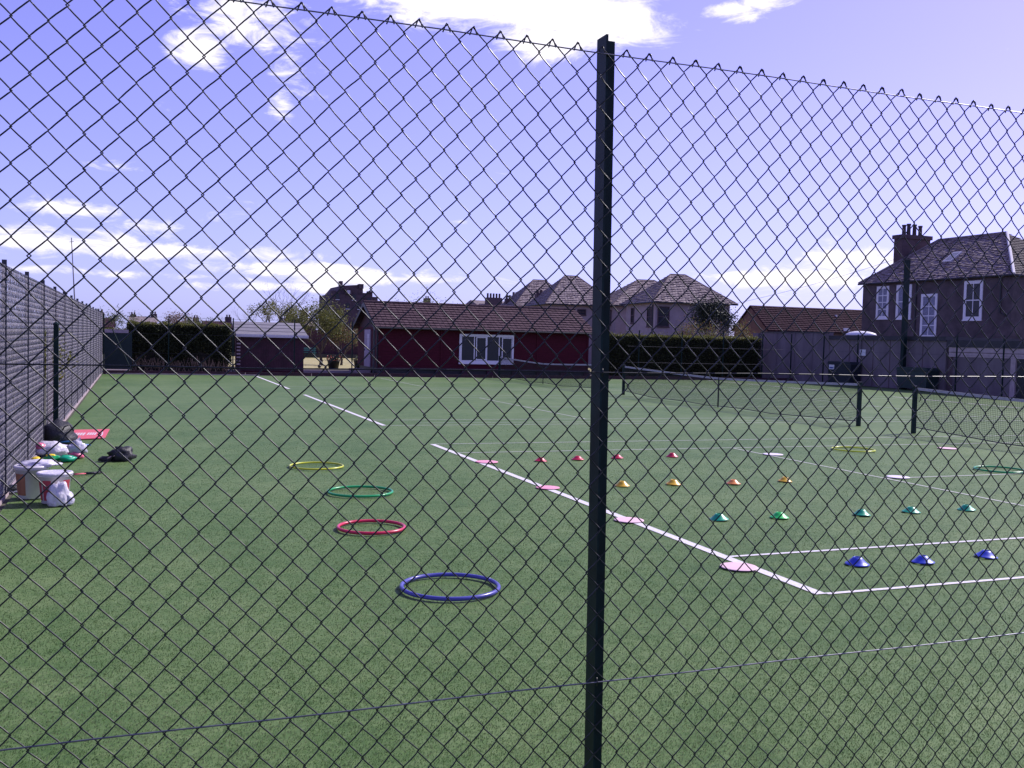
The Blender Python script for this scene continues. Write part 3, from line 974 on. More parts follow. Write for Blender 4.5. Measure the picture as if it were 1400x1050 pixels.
def grow(mb, p, d, length, rad, depth, rr, ends, spread=.55, segs=3, sides=5):
    pts = [Vector(p)]; radii = [rad]
    dd = Vector(d).normalized()
    for k in range(segs):
        dd = (dd + Vector((rr.gauss(0, .13), rr.gauss(0, .13), rr.gauss(.03, .08)))).normalized()
        pts.append(pts[-1] + dd * length / segs)
        radii.append(rad * (1 - .45 * (k + 1) / segs))
    mb.tube(pts, radii, sides if depth > 1 else 3)
    if depth <= 1: ends.append(pts[-1]); ends.append(pts[-2])
    if depth == 0: return
    for k in range(rr.choice((2, 3, 3))):
        b = pts[rr.choice((segs, segs, segs - 1))]
        a = rr.uniform(0, 6.28)
        nd = (dd + Vector((math.cos(a), math.sin(a), rr.uniform(-.1, .4))) * spread * rr.uniform(.6, 1.2)).normalized()
        grow(mb, b, nd, length * rr.uniform(.6, .82), radii[-1] * .75, depth - 1, rr, ends, spread, segs, sides)


def tree(loc, h, label, leaf, nleaf, size, seed, spread=.55, depth=4, trunk=.3, cloud=.35, cat='tree', name='tree', mats=None, squash=1.0, group=None, rbase=.035):
    t = thing(name, label, cat, loc, 0, group)
    rr = random.Random(seed)
    ends = []
    mb = MB()
    first = h * trunk
    grow(mb, (0, 0, 0), (rr.uniform(-.05, .05), 0, 1), first, h * rbase, 0, rr, [], spread)
    k0 = len(mb.v)
    tr = mb.build('trunk', 'bark', t)
    br = MB()
    for k in range(5):
        a = k * 1.26 + rr.uniform(-.3, .3)
        grow(br, (0, 0, first * .93), (math.cos(a) * spread * squash, math.sin(a) * spread * squash, .8), h * .30, h * rbase * .55, depth - 1, rr, ends, spread)
    zmax = max(e.z for e in ends)
    sc = h / zmax
    br.v = [(v[0] * squash, v[1] * squash, first * .93 + (v[2] - first * .93) * (h - first) / (zmax - first)) for v in br.v]
    br.build('branches', 'bark', t)
    if nleaf:
        E_ = np.array([[e.x * squash, e.y * squash, first * .93 + (e.z - first * .93) * (h - first) / (zmax - first)] for e in ends])
        ix = RNG.integers(0, len(E_), nleaf)
        P = E_[ix] + RNG.normal(size=(nleaf, 3)) * cloud * h * .12
        s = RNG.uniform(.6, 1.3, nleaf) * size
        ms = mats or [leaf]
        mi = RNG.integers(0, len(ms), nleaf) if len(ms) > 1 else np.zeros(nleaf)
        stuff(tri_cloud('crown', P, rand_dirs(nleaf), s, s * 1.4, ms, mi, t, fold=True))
    return t


tree((9.6, 75, 0), 4.35, 'rounded pale green young tree behind the grey roofed shed', 'leaf_spring', 3800, .07, 3, .5, 4, .4)
tree((11.0, 63, 0), 3.95, 'dense yellow green tree in front of the dark tenement', 'leaf_spring', 9000, .07, 5, .7, 4, .22, .55, mats=['leaf_spring', 'leaf_green', 'leaf_spring'])
tree((12.4, 63.5, 0), 3.0, 'reddish leaved bush beside the yellow green tree', 'leaf_red', 4200, .06, 6, .6, 4, .15, .6, cat='bush', name='bush', mats=['leaf_red', 'leaf_green'])
tree((11.0, 80, 0), 6.4, 'bare twiggy tree left of the dark tenement', None, 0, .05, 8, .5, 5, .4, rbase=.018)
tree((9.0, 86, 0), 4.6, 'smaller bare tree left of the yellow green tree', None, 0, .05, 9, .6, 5, .3, rbase=.018)
tree((20.4, 70, 0), 5.35, 'fine branched tree just coming into leaf behind the clubhouse roof', 'leaf_green', 1500, .06, 12, .62, 5, .35, .4, rbase=.02, squash=1.15)
tree((3.3, 95, 0), 3.8, 'round leafless tree above the left hedge', 'leaf_red', 1500, .08, 13, .6, 5, .35, .4, rbase=.02)
tree((-1.6, 88, 0), 3.6, 'small tree on the skyline at the far left', 'leaf_green', 1400, .08, 14, .6, 4, .3, .5)
tree((5.2, 92, 0), 3.2, 'low bush on the skyline right of the round leafless tree', 'leaf_green', 1400, .08, 15, .6, 4, .2, .5, cat='bush', name='bush')
t = tree((37.95, 60.5, 0), 4.9, 'dark pointed conifer in front of the pale hipped house', 'leaf_dark', 8000, .08, 17, .36, 4, .2, .5, squash=.62, cat='conifer', name='conifer')
tree((35.3, 58.5, 0), 3.4, 'yellowish bush left of the dark conifer', 'leaf_spring', 2600, .06, 18, .6, 4, .2, .6, cat='bush', name='bush', mats=['leaf_spring', 'leaf_red'])
tree((40.3, 60.5, 0), 3.5, 'brownish bush right of the dark conifer', 'leaf_red', 2200, .06, 19, .6, 4, .2, .6, cat='bush', name='bush', mats=['leaf_spring', 'leaf_red'])
tree((-2.25, 19.6, 0), 2.0, 'sunlit yellow green shrub seen through the gap in the left fence', 'leaf_spring', 3000, .05, 20, .5, 4, .15, .7, cat='shrub', name='shrub')

# ------------------------------------------------------------ buildings
def window(parent, axis, fixed, a0, a1, z0, z1, out, cols=1, rows=2, fw=.10, frame='white', pane='glass', name='window'):
    """axis 'x': wall faces +-Y at y=fixed, window spans x a0..a1; axis 'y': wall faces +-X. out=+-1 outward"""
    def bx(mb, s0, s1, zz0, zz1, d0, d1):
        lo, hi = sorted((fixed + out * d0, fixed + out * d1))
        if axis == 'x': mb.box(s0, s1, lo, hi, zz0, zz1)
        else: mb.box(lo, hi, s0, s1, zz0, zz1)
    f = MB()
    bx(f, a0, a0 + fw, z0, z1, 0, .05); bx(f, a1 - fw, a1, z0, z1, 0, .05)
    bx(f, a0 + fw, a1 - fw, z1 - fw, z1, 0, .05)
    w = f.build(name, frame, parent)
    s = MB(); bx(s, a0 - .03, a1 + .03, z0 - .07, z0, 0, .09); bx(s, a0 + fw, a1 - fw, z0, z0 + fw, 0, .05); s.build('sill', frame, w)
    p_ = MB(); bx(p_, a0 + fw, a1 - fw, z0 + fw, z1 - fw, .004, .012); p_.build('pane', pane, w)
    iw, ih = a1 - a0 - 2 * fw, z1 - z0 - 2 * fw
    for c in range(1, cols):
        b_ = MB(); xx = a0 + fw + iw * c / cols; bx(b_, xx - .025, xx + .025, z0 + fw, z1 - fw, .0125, .04); b_.build('mullion', frame, w)
    for c in range(1, rows):
        b_ = MB(); zz = z0 + fw + ih * c / rows; bx(b_, a0 + fw, a1 - fw, zz - .03, zz + .03, .013, .035); b_.build('glazing_bar', frame, w)
    return w


def tile_slope(p00, p10, p01, p11, rows, cols, mt, name, parent, lift=.035, thick=.02, jit=.006, seed=1, stagger=True):
    """rows of overlapping tiles on the quad p00-p10 (eave) to p01-p11 (ridge)"""
    rr = random.Random(seed)
    p00, p10, p01, p11 = map(Vector, (p00, p10, p01, p11))
    nrm = (p10 - p00).cross(p01 - p00)
    if nrm.length < 1e-6: nrm = (p10 - p00).cross(p11 - p00)
    nrm.normalize()
    if nrm.z < 0: nrm = -nrm
    def pt(u, v):
        return (p00 * (1 - u) + p10 * u) * (1 - v) + (p01 * (1 - u) + p11 * u) * v
    mb = MB()
    L0 = (p10 - p00).length
    for r_ in range(rows):
        v0, v1 = r_ / rows, min(1, (r_ + 1.12) / rows)
        Lr = (pt(1, v0) - pt(0, v0)).length
        nc = max(1, int(round(cols * Lr / L0)))
        off = (.5 / nc if (stagger and r_ % 2) else 0)
        for c in range(-1 if off else 0, nc):
            u0 = max(0, c / nc + off + .04 / nc); u1 = min(1, (c + 1) / nc + off - .04 / nc)
            if u1 <= u0: continue
            h_ = lift + rr.uniform(-jit, jit)
            a, b = pt(u0, v0) + nrm * h_, pt(u1, v0) + nrm * (h_ + rr.uniform(-jit, jit))
            c_, d_ = pt(u1, v1) + nrm * .004, pt(u0, v1) + nrm * .004
            a2, b2 = a - nrm * thick, b - nrm * thick
            mb.add([a, b, c_, d_, a2, b2], [(0, 1, 2, 3), (4, 5, 1, 0), (4, 0, 3), (5, 2, 1)])
    return stuff(mb.build(name, mt, parent))


# clubhouse
ch = thing('clubhouse', 'long low dark red timber clubhouse with tiled roof and white framed window', 'clubhouse', (0, 0, 0))
X0, X1, YF, YB, ZW = 11.58, 23.35, 49.5, 54.6, 2.42
wl_ = MB().box(X0, X1, YF, YB, .32, ZW); wl_.build('wall', 'red_timber', ch)
bd = MB()
for k in range(15):
    z = .34 + k * .138
    bd.add([(X0, YF - .022, z), (X1, YF - .022, z), (X1, YF - .004, z + .132), (X0, YF - .004, z + .132), (X0, YF - .001, z), (X1, YF - .001, z)], [(0, 1, 2, 3), (4, 5, 1, 0)])
stuff(bd.build('lap_boards', 'red_timber', ch))
for x in (X0 + .03, 14.9, 20.3, X1 - .05):
    MB().box(x - .05, x + .05, YF - .05, YF - .024, .3, ZW - .04).build('corner_board', 'red_timber', ch)
MB().box(X0 + .1, X1 - .1, YF + .1, YB - .1, 0, .32).build('underfloor_shade', 'black', ch)  # black block standing in for the shade in the gaps between piers
for k in range(9):
    x = X0 + .2 + k * 1.42
    MB().box(x, x + .35, YF - .02, YF + .3, 0, .32).build('pier', 'dark_timber', ch)
MB().box(X0 - .1, X1 + .1, YF - .06, YF - .023, .28, .36).build('sole_plate', 'dark_timber', ch)
RY, RZ, EZ, EY = 52.0, 3.72, 2.40, 49.1
gx0, gx1 = 11.30, 23.62
for nm, gx in (('gable', X0 + .02), ('gable', X1 - .08)):
    MB().prism([(YF, ZW), (54.5, ZW), (RY, RZ - .12)], 'x', gx, gx + .06).build(nm, 'dark_timber', ch)
deck = MB().prism([(EY, EZ), (RY, RZ), (54.9, EZ), (54.9, EZ - .06), (RY, RZ - .07), (EY, EZ - .06)], 'x', gx0, gx1)
rfo = deck.build('roof', 'tile', ch)
tile_slope((gx0, EY - .03, EZ), (gx1, EY - .03, EZ), (gx0, RY, RZ), (gx1, RY, RZ), 10, 46, 'tile', 'roof_tiles', rfo, lift=.055, thick=.05, seed=3, stagger=False)
MB().tube([(gx0, RY, RZ + .03), (gx1, RY, RZ + .03)], .08, 8).build('ridge_tiles', 'tile', rfo)
MB().tube([(gx0, EY - .07, EZ - .03), (gx1, EY - .07, EZ - .03)], .05, 6).build('gutter', 'gutter', rfo)
for sgn, yy in ((-1, EY), (1, 54.9)):
    MB().prism([(yy, EZ - .20), (yy, EZ - .0), (RY, RZ + .02), (RY, RZ - .20)], 'x', gx0 - .03, gx0 - .003).build('bargeboard', 'gutter', rfo)
w = window(ch, 'x', YF - .025, 15.87, 18.92, .66, 2.17, -1, 4, 1, .13)
for k, c in enumerate((16.0, 16.75, 17.48, 18.2)):
    f = MB()
    x0_, x1_ = c + .04, c + .62
    if k in (1, 3):
        f.box(x0_, x1_, YF - .075, YF - .066, .8, .86); f.box(x0_, x1_, YF - .075, YF - .066, 1.98, 2.03)
        f.box(x0_, x0_ + .05, YF - .075, YF - .066, .86, 1.98); f.box(x1_ - .05, x1_, YF - .075, YF - .066, .86, 1.98)
        f.build('casement', 'white', w)
d = MB().box(X0 - .05, X0 - .002, 51.3, 52.7, .32, 2.28).build('door', 'door', ch)
MB().box(X0 - .062, X0 - .052, 51.45, 51.95, 1.25, 2.05).build('door_panel', 'off_white', d)
MB().box(X0 - .09, X0 - .052, 52.55, 52.6, 1.15, 1.25).build('door_handle', 'black', d)
MB().box(X0 - .8, X0 - .06, 51.0, 53.0, 0, .18).build('step', 'kerb', ch)
MB().tube([(X0 - .06, YF + .1, 2.3), (X0 - .06, YF + .1, .2)], .04, 6).build('downpipe', 'gutter', ch)
p_ = MB().box(-.04, .04, -.04, .04, 0, 2.35); o = p_.build('post', 'gutter'); o.location = (11.35, 49.6, 0); tag(o, 'dark timber post at the left front corner of the clubhouse', 'post')

# shed
sh = thing('shed', 'low dark maroon shed with grey felt roof right of the left hedge', 'shed', (0, 0, 0))
MB().box(4.85, 7.95, 50.5, 53.3, 0, 1.86).build('wall', 'red_timber', sh)
bd = MB()
for k in range(25):
    x = 4.87 + k * .123
    bd.box(x, x + .115, 50.482, 50.498, .05, 1.84)
stuff(bd.build('boards', 'dark_timber', sh))
r_ = MB().prism([(50.25, 1.86), (53.1, 2.52), (53.6, 2.40), (53.6, 2.34), (53.1, 2.44), (50.25, 1.80)], 'x', 4.62, 8.12).build('roof', 'felt', sh)
for k in range(1, 4):
    yy = 50.25 + k * .74; zz = 1.86 + k * .74 * .66 / 2.85
    MB().box(4.63, 8.11, yy - .02, yy + .02, zz + .002, zz + .016).build('felt_lap', 'felt', r_)
MB().box(4.60, 8.14, 50.21, 50.247, 1.74, 1.88).build('fascia', 'off_white', r_)
for k in range(9):
    MB().box(4.66, 4.84, 50.40, 50.47, .35 + k * .17, .35 + k * .17 + .07).build('corner_block', 'lintel', sh)
MB().box(4.615, 4.825, 50.472, 50.495, .1, 1.85).build('corner_post', 'dark_timber', sh)

# boundary wall, outbuilding and garage on the right
bw = thing('boundary_wall', 'tall stained rendered wall beyond the far right corner of the court', 'wall', (0, 0, 0))
MB().box(35.2, 35.45, 44.05, 50.4, 0, 2.72).build('wall', 'wall', bw)
MB().box(35.15, 35.5, 44.05, 50.4, 2.72, 2.79).build('coping', 'gutter', bw)
for y in (45.5, 47.1, 48.8): MB().box(35.17, 35.198, y - .06, y + .06, 0, 2.7).build('pilaster', 'wall', bw)
MB().box(35.0, 35.2, 50.4, 50.9, 0, 2.7).build('end_pier', 'wall', bw)
ob = thing('outbuilding', 'flat roofed rendered outbuilding with black fascia on the right', 'outbuilding', (0, 0, 0))
MB().box(35.2, 39.5, 35.75, 44.0, 0, 2.38).build('wall', 'wall', ob)
MB().box(35.1, 39.6, 35.7, 44.0, 2.383, 2.58).build('roof', 'gutter', ob)
for y in (37.2, 39.4, 40.6, 42.4): MB().box(35.185, 35.198, y - .02, y + .02, 0, 2.37).build('render_joint', 'stone_dark', ob)
MB().tube([(35.15, 41.46, 2.38), (35.15, 41.46, 1.2)], .02, 5).build('conduit', 'gutter', ob)
o = thing('rooflight', 'white domed rooflight on the flat roofed outbuilding', 'rooflight', (36.4, 43.0, 2.58))
MB().lathe([(1, 0), (1, .05)], 24).build('kerb', 'gutter', o)
MB().lathe([(.98, .05), (.92, .14), (.7, .22), (.4, .27), (.05, .285)], 24).build('dome', 'white', o, True)
for ch_ in o.children: ch_.scale = (.62, 1.05, 1.0)
t = thing('notice', 'small white notice fixed to the outbuilding wall above the bin', 'notice', (35.17, 41.35, 1.72))
MB().box(-.01, .01, -.22, .22, -.16, .16).build('board', 'white', t)
MB().add([(-.0125, .02, .10), (-.0125, .16, -.10), (-.0125, .19, -.06), (-.0125, .07, .12)], [(0, 1, 2, 3)]).build('mark', 'black_print', t)


def big_bin(y0, y1, h, mt, label, lbl):
    t = thing('bin', label, 'bin', (34.75, (y0 + y1) / 2, 0), 0)
    w_ = (y1 - y0) / 2
    MB().prism([(-w_ + .08, .1), (w_ - .08, .1), (w_, h - .15), (-w_, h - .15)], 'x', -.35, .33).build('body', mt, t)
    MB().prism([(-w_ - .03, h - .14), (w_ + .03, h - .14), (w_ - .05, h), (-w_ + .05, h)], 'x', -.38, .36).build('lid', mt, t)
    for yy in (-w_ + .2, w_ - .2):
        MB().lathe([(.08, 0), (.08, .05)], 12).build('wheel', 'black', t)
        t.children[-1].rotation_euler = (R(90), 0, 0); t.children[-1].location = (-.2, yy, .085)
    if lbl:
        lb_ = MB().box(-.366, -.352, w_ - .52, w_ - .12, h - .42, h - .08 - .1).build('label', 'white', t)
        MB().box(-.371, -.3665, w_ - .48, w_ - .16, h - .38, h - .30).build('print', 'label_blue', lb_)


big_bin(41.3, 43.1, 1.22, 'bin', 'big black bin with white label against the outbuilding wall', True)
big_bin(36.0, 38.0, 1.10, 'bin_green', 'dark green bin without label right of the tall column', False)
ga = thing('garage', 'low garage with pinkish lintel and slatted roller door at the right edge', 'garage', (0, 0, 0))
MB().box(35.3, 40, 22.0, 35.70, 0, 2.1).build('wall', 'stone_dark', ga)
MB().box(35.15, 40.1, 21.9, 35.68, 2.103, 2.42).build('roof', 'gutter', ga)
MB().box(35.2, 35.298, 22, 35.6, 1.88, 2.10).build('lintel', 'lintel', ga)
MB().box(35.22, 35.298, 22, 35.6, 1.66, 1.855).build('lintel', 'lintel', ga)
dr = MB().box(35.27, 35.298, 32.15, 35.35, 0, 1.655).build('roller_door', 'wall', ga)
sl = MB()
for k in range(16): sl.box(35.245, 35.268, 32.15, 35.35, .02 + k * .102, .02 + k * .102 + .075)
stuff(sl.build('door_slats', 'wall', dr))
MB().box(35.2, 35.297, 31.85, 32.1, 0, 1.655).build('jamb', 'lintel', ga)
MB().box(35.25, 35.298, 28.5, 31.8, 0, 1.655).build('opening_shade', 'black', ga)  # black panel standing in for the shade inside an opening

# dark house on the right
hr = thing('house', 'dark harled two storey house with hipped slate roof and tall chimney', 'house', (0, 0, 0))
hx0, hx1, hy0, hy1, ez = 46.5, 54.5, 42.5, 54.9, 6.30
MB().box(hx0, hx1, hy0, hy1, 0, ez).build('wall', 'harl_dark', hr)
ov = .22
E = [(hx0 - ov, hy0 - ov), (hx1 + ov, hy0 - ov), (hx1 + ov, hy1 + ov), (hx0 - ov, hy1 + ov)]
rz_ = 9.28
rr0, rr1 = (50.4, 46.7), (50.4, 52.3)
deckm = MB()
deckm.add([(*E[0], ez + .02), (*E[1], ez + .02), (*E[2], ez + .02), (*E[3], ez + .02), (*rr0, rz_), (*rr1, rz_)], [(0, 1, 4), (1, 2, 5, 4), (2, 3, 5), (3, 0, 4, 5), (3, 2, 1, 0)])
ro = deckm.build('roof', 'slate', hr)
tile_slope((*E[3], ez + .02), (*E[0], ez + .02), (*rr1, rz_), (*rr0, rz_), 24, 52, 'slate_lit', 'slates', ro, .06, .04, .024, 5)
tile_slope((*E[0], ez + .02), (*E[1], ez + .02), (*rr0, rz_), (rr0[0] + .01, rr0[1], rz_), 24, 34, 'slate_shaded', 'slates', ro, .05, .03, .012, 6)
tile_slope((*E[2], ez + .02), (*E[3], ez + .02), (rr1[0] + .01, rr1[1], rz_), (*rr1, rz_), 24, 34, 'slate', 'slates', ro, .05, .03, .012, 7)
for a, b in ((E[0], rr0), (E[3], rr1)):
    MB().tube([(a[0], a[1], ez + .07), (b[0], b[1], rz_ + .05)], .09, 6).build('hip_flashing', 'off_white' if a == E[0] else 'slate', ro)
MB().tube([(*rr0, rz_ + .05), (*rr1, rz_ + .05)], .09, 6).build('ridge', 'slate', ro)
MB().tube([(E[3][0] - .02, E[3][1], ez), (E[0][0] - .02, E[0][1], ez), (E[1][0], E[0][1] - .02, ez)], .06, 6).build('gutter', 'gutter', ro)
# skylight lies in the slope
e_dir = Vector((50.4 - 46.28, 0, rz_ - ez - .02)).normalized(); nrm = Vector((-e_dir.z, 0, e_dir.x))
sk = MB()
c0 = Vector((48.35, 48.9, 0)); c0.z = ez + .02 + (c0.x - 46.28) / (50.4 - 46.28) * (rz_ - ez - .02)
vs = []
for a, b in ((-.55, -.35), (-.55, .35), (.55, .35), (.55, -.35)):
    vs.append(c0 + e_dir * a + Vector((0, b, 0)) + nrm * .12)
for v in list(vs): vs.append(v - nrm * .15)
sk.add(vs, [(0, 1, 2, 3), (0, 4, 5, 1), (1, 5, 6, 2), (2, 6, 7, 3), (3, 7, 4, 0)])
s_ = sk.build('skylight', 'off_white', ro)
gl = MB(); gl.add([c0 + e_dir * a + Vector((0, b, 0)) + nrm * .125 for a, b in ((-.45, -.27), (-.45, .27), (.45, .27), (.45, -.27))], [(0, 1, 2, 3)]); gl.build('glazing', 'curtain', s_)
cm = MB().box(48.5, 50.9, 53.55, 54.35, 6.4, 9.62); cm.box(48.4, 51.0, 53.45, 54.45, 9.45, 9.72)
c_ = cm.build('chimney', 'stone_dark', hr)
for k, x in enumerate((48.95, 49.35, 49.85, 50.35)):
    hh = (.70, .80, .78, .72)[k]
    MB().lathe([(.14, 9.72), (.12, 9.75 + hh * .8), (.15, 9.72 + hh * .85), (.15, 9.72 + hh), (.1, 9.72 + hh)], 10, c=(x, 53.95, 0)).build('chimney_pot', 'pot', c_)
window(hr, 'y', hx0, 52.35, 53.5, 3.95, 6.1, -1, 2, 4, .17, pane='curtain')
window(hr, 'y', hx0, 50.3, 51.65, 3.92, 6.12, -1, 2, 2, .2, pane='curtain')
window(hr, 'y', hx0, 48.1, 49.45, 2.7, 5.45, -1, 2, 4, .17, pane='curtain')
window(hr, 'y', hx0, 44.6, 46.0, 3.8, 6.12, -1, 2, 2, .19, pane='glass')
MB().tube([(hx0 - .06, 49.9, 6.2), (hx0 - .06, 49.9, .2)], .05, 6).build('downpipe', 'gutter', hr)
MB().tube([(hx0 - .06, 43.3, 6.2), (hx0 - .06, 43.3, 4.2), (hx0 - .06, 42.9, 4.0)], .05, 6).build('downpipe', 'gutter', hr)

# red roofed bungalow behind
bg = thing('bungalow', 'red tiled bungalow with brown gable behind the right wall', 'bungalow', (0, 0, 0))
bx0, bx1, by0, by1 = 48.2, 64.0, 68.1, 72.9
MB().box(bx0, bx1, by0, by1, 0, 3.3).build('wall', 'brown_gable', bg)
MB().prism([(by0, 3.3), (by1, 3.3), ((by0 + by1) / 2, 5.15)], 'x', bx0, bx0 + .1).build('gable', 'brown_gable', bg)
ym = (by0 + by1) / 2
rb = MB().prism([(by0 - .3, 3.2), (ym, 5.3), (by1 + .3, 3.2), (by1 + .3, 3.12), (ym, 5.2), (by0 - .3, 3.12)], 'x', bx0 - .15, bx1).build('roof', 'red_tile', bg)
tile_slope((bx0 - .15, by0 - .33, 3.2), (bx1, by0 - .33, 3.2), (bx0 - .15, ym, 5.3), (bx1, ym, 5.3), 13, 50, 'red_tile', 'roof_tiles', rb, .06, .05, .01, 9, False)
MB().tube([(56.2, 69.6, 4.0), (56.2, 69.6, 4.75)], .10, 8).build('flue', 'off_white', bg)
MB().box(55.7, 56.3, 67.9, 68.0, 3.35, 3.6).build('vent_box', 'white', bg)


# pale hipped houses in the middle, all turned the same way
FD = Vector((.993, -.12, 0)); SD = Vector((.12, .993, 0))
def hip_house(corner, lf, ls, ez, rz, label, wins=(), seed=1, side_off=.0, ridge=.18, over=.45, chim=(), swins=()):
    t = thing('house', label, 'house', (corner[0], corner[1], 0), math.atan2(FD.y, FD.x), 'pale hipped houses beyond the hedge')
    # local frame: x along the front (to the right), y away from the camera; the eave corner is at the origin
    o_ = over
    MB().box(o_, lf - o_, o_, ls - o_, 0, ez - .02).build('wall', 'harl', t)
    cx_ = lf / 2; rl = lf * ridge / 2
    yy = ls / 2
    a, b, c, d = (0, 0, ez), (lf, 0, ez), (lf, ls, ez), (0, ls, ez)
    r0, r1 = (cx_ - rl, yy, rz), (cx_ + rl, yy, rz)
    ro = MB().add([a, b, c, d, r0, r1], [(0, 1, 5, 4), (1, 2, 5), (2, 3, 4, 5), (3, 0, 4), (3, 2, 1, 0)]).build('roof', 'slate', t)
    tile_slope(a, b, r0, r1, 16, int(lf * 4), 'slate_lit', 'slates', ro, .07, .05, .028, seed)
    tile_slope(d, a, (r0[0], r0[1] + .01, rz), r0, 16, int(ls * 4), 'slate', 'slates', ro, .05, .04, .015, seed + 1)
    MB().tube([a, r0], .07, 5).build('hip_ridge', 'stone_dark', ro)
    MB().tube([r0, r1], .07, 5).build('ridge', 'stone_dark', ro)
    MB().tube([b, r1], .07, 5).build('hip_ridge', 'stone_dark', ro)
    MB().tube([(0, ls, ez - .03), (-.03, -.03, ez - .03), (lf, -.03, ez - .03)], .06, 5).build('gutter', 'gutter', ro)
    for x0, x1, z0, z1 in wins:
        window(t, 'x', o_ - .002, x0, x1, z0, z1, -1, 1, 2, .07, frame='stone_dark')
    for y0, y1, z0, z1 in swins:
        window(t, 'y', o_ - .002, y0, y1, z0, z1, -1, 1, 2, .07, frame='stone_dark')
    for x, y, w_, h_ in chim:
        c_ = MB().box(x - w_ / 2, x + w_ / 2, y - .35, y + .35, ez, h_).build('chimney', 'stone_dark', t)
        for k in range(2):
            MB().lathe([(.12, h_), (.12, h_ + .35)], 8, c=(x - w_ * .25 + k * w_ * .5, y, 0)).build('chimney_pot', 'pot', c_)
    return t


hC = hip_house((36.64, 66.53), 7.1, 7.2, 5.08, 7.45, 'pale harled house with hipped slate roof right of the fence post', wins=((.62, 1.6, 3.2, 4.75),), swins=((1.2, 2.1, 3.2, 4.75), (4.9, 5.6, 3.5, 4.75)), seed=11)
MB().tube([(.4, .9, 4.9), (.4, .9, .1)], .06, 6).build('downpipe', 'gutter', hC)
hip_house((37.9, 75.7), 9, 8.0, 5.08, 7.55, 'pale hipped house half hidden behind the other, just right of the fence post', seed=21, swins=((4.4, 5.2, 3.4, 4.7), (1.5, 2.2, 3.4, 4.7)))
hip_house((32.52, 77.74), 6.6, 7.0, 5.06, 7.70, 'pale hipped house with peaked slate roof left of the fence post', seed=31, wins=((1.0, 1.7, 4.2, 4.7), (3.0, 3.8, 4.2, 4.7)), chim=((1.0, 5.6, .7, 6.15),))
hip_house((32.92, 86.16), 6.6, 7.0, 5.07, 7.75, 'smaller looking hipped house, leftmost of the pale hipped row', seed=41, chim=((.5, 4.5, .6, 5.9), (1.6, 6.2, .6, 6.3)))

# tenement with stepped top
tn = thing('tenement', 'dark tall stone tenement with stepped roofline behind the trees', 'tenement', (0, 0, 0))
MB().box(20.3, 23.85, 110, 118, 0, 6.5).build('wall', 'stone_dark', tn)
MB().box(23.852, 24.95, 110.2, 117, 0, 6.75).build('wing', 'stone_dark', tn)
MB().box(24.952, 25.6, 110.4, 117, 0, 6.35).build('wing', 'stone_dark', tn)
MB().prism([(20.3, 6.5), (20.75, 6.6), (21.45, 7.45), (23.7, 7.65), (23.85, 7.3), (23.85, 6.5)], 'y', 110.2, 117).build('roof', 'stone_dark', tn)
for x0, x1, z0, z1 in ((20.25, 20.75, 6.3, 6.85), (21.2, 21.5, 7.3, 7.95), (23.35, 23.85, 7.2, 7.72), (24.4, 24.9, 6.75, 6.95)):
    MB().box(x0, x1, 109.9, 110.9, z0, z1).build('chimney', 'stone_dark', tn)
dm = MB().prism([(21.75, 6.5), (22.5, 6.5), (22.5, 6.95), (22.12, 7.25), (21.75, 6.95)], 'y', 109.7, 110.6).build('dormer', 'stone_dark', tn)
MB().box(21.95, 22.3, 109.66, 109.698, 6.55, 6.95).build('window', 'off_white', dm)
for x, z in ((20.75, 5.9), (21.9, 4.9), (23.2, 4.9), (22.6, 5.9), (24.3, 5.6)):
    w = MB().box(x, x + .4, 109.95, 109.998, z, z + .6).build('window', 'glass', tn)
    MB().box(x - .04, x + .44, 109.9, 109.999, z - .08, z - .005).build('sill', 'off_white', w)

# gabled rows on the skyline
def cottage(x0, x1, y, ez, rz, label, roof='slate', wall='stone_dark', chim=(), depth=7.0, wins=()):
    t = thing('house', label, 'house', (x0, y, 0), 0, 'distant houses on the skyline')
    w_ = x1 - x0
    MB().box(0, w_, 0, depth, 0, ez).build('wall', wall, t)
    ro = MB().prism([(-.25, ez - .05), (depth / 2, rz), (depth + .25, ez - .05), (depth / 2, rz - .12)], 'x', -.1, w_ + .1).build('roof', roof, t)
    MB().prism([(0, ez), (depth, ez), (depth / 2, rz - .14)], 'x', 0, .1).build('gable', wall, t)
    MB().prism([(0, ez), (depth, ez), (depth / 2, rz - .14)], 'x', w_ - .1, w_).build('gable', wall, t)
    for x, h_ in chim:
        c_ = MB().box(x - .35, x + .35, depth / 2 - .5, depth / 2 + .5, rz - .6, rz + h_).build('chimney', 'stone_dark', t)
        for k in (-.15, .15): MB().lathe([(.09, rz + h_), (.09, rz + h_ + .28)], 6, c=(x + k, depth / 2, 0)).build('chimney_pot', 'pot', c_)
    for x, z in wins:
        wd = MB().box(x, x + .5, -.04, -.002, z, z + .7).build('window', 'white', t)
        MB().box(x + .07, x + .43, -.05, -.041, z + .07, z + .63).build('pane', 'glass', wd)
    return t


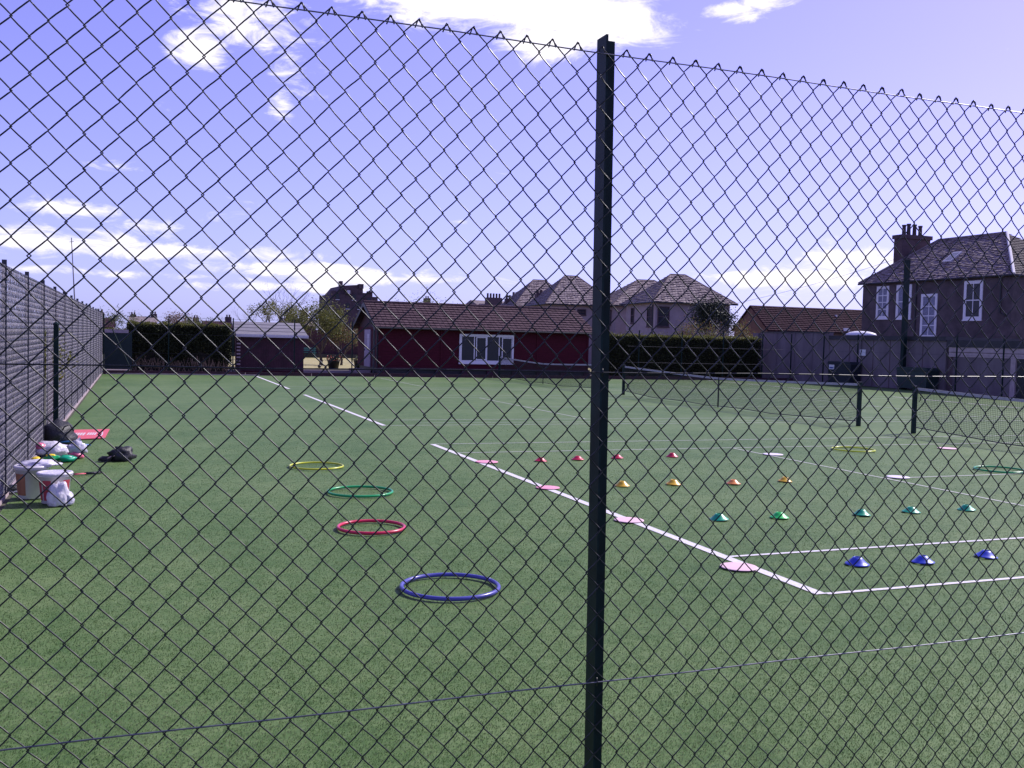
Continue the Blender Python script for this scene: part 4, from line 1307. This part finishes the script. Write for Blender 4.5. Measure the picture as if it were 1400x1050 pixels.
cottage(-3.6, -1.9, 96, 2.2, 3.0, 'small red roofed house at the far left corner of the skyline', 'red_tile', chim=((.5, .5),))
cottage(-.7, 2.3, 122, 2.9, 3.55, 'long dark house on the skyline above the left hedge', 'slate', chim=((.4, .2), (2.7, .35)), wins=((.4, 2.2), (2.2, 2.2)))
cottage(5.2, 7.4, 128, 2.6, 3.2, 'low grey roofed house right of the round leafless tree', 'slate', chim=((1.9, .5),))
cottage(7.6, 10.9, 122, 2.55, 3.25, 'red roofed cottage above the right end of the left hedge', 'red_tile', chim=((2.95, .55),), wins=((1.9, 1.9), (.5, 1.9)))
cottage(11.9, 14.4, 118, 2.5, 3.25, 'dark roofed house peeping over the grey shed roof', 'slate', 'stone_dark')
cottage(17.2, 21.0, 124, 3.0, 3.9, 'dark house behind the bare trees left of the tenement', 'slate', chim=((1.0, .5), (2.8, 1.1)))
cottage(34.5, 37.2, 121, 5.2, 6.2, 'distant dark house showing above the clubhouse roof', 'slate', chim=((.9, .8),))
hb = thing('house', 'distant flat topped house with a broad stack of chimney pots', 'house', (41.8, 118, 0))
MB().box(-1.2, 5, 0, 8, 0, 5.9).build('wall', 'stone_dark', hb)
c_ = MB().box(.0, 2.0, 1, 2, 5.9, 7.2).build('chimney', 'stone_dark', hb)
for k in range(5): MB().lathe([(.13, 7.2), (.13, 7.75)], 7, c=(.2 + k * .4, 1.5, 0)).build('chimney_pot', 'pot', c_)
MB().prism([(-.2, 5.9), (8.2, 5.9), (4, 6.9)], 'x', -1.3, 5.1).build('roof', 'slate', hb)

# furniture round the bowling green
t = thing('bench', 'teal bench on the far side of the bowling green', 'bench', (13.0, 82.0, 0))
for k in range(2): MB().box(-.95, .95, .25, .29, .55 + k * .17, .68 + k * .17).build('back_slat', 'teal', t)
for k in range(3): MB().box(-.95, .95, -.2 + k * .15, -.08 + k * .15, .42, .45).build('seat_slat', 'teal', t)
for x in (-.8, .8):
    for y in (-.15, .22): MB().box(x - .03, x + .03, y - .03, y + .03, 0, .42 if y < 0 else .9).build('leg', 'teal', t)
def planter(x, y, label, fl):
    t = thing('planter', label, 'planter', (x, y, 0))
    MB().lathe([(.28, 0), (.36, .42), (.38, .45), (.34, .45)], 16).build('pot', 'black', t, True)
    n = 500
    P = RNG.normal(size=(n, 3)) * [.2, .2, .1] + [0, 0, .55]
    stuff(tri_cloud('plants', P, rand_dirs(n), np.full(n, .06), np.full(n, .09), ['leaf_dark', 'flower' if fl else 'leaf_green'], (RNG.uniform(size=n) < .25).astype(int), t, fold=True))
planter(10.75, 57.3, 'dark planter with red flowers at the edge of the bowling green', True)
planter(12.35, 57.6, 'dark planter with green plants between the red flowers and the clubhouse', False)
o = MB().lathe([(.001, 0), (.07, .02), (.10, .08), (.10, .12), (.07, .18), (.001, .2)], 14).build('bowl', 'black', None, True); o.location = (10.0, 57.7, 0); tag(o, 'black bowl lying on the near edge of the bowling green', 'bowl')
o = MB().box(2.0, 24.5, 83.05, 83.25, 0, .32).build('ditch_shade', 'black'); tag(o, 'black strip standing in for the ditch shadow along the far side of the bowling green', 'edging')  # shadowed ditch edge drawn as a black strip
g = MB()
fb = thing('board_fence', 'dark timber fence behind the bowling green, right of the shed', 'fence', (0, 0, 0))
for k in range(34):
    x = 12.2 + k * .3
    MB().box(x, x + .285, 78.5 + 5.2, 78.53 + 5.2, 0, 2.35 + random.uniform(-.03, .03)).build('board', 'dark_timber', fb)

# mast and overhead cable
t = thing('mast', 'thin tall mast rising beyond the left fence', 'mast', (-3.1, 60, 0), 0)
MB().tube([(0, 0, 0), (-.08, 0, 3.5), (-.26, 0, 6.95)], [.05, .04, .025], 6).build('pole', 'felt', t)
MB().tube([(-.36, 0, 6.7), (-.14, 0, 6.75)], .015, 5).build('crossbar', 'felt', t)
pts = []
a, b = Vector((43.6, 65.6, 5.2)), Vector((48.4, 53.9, 8.1))
for k in range(13):
    f = k / 12
    p = a.lerp(b, f); p.z -= .35 * 4 * f * (1 - f) * .5; pts.append(p)
o = MB().tube(pts, .010, 4).build('overhead_cable', 'gutter'); tag(o, 'thin overhead cable strung from the pale house to the dark house chimney', 'cable')
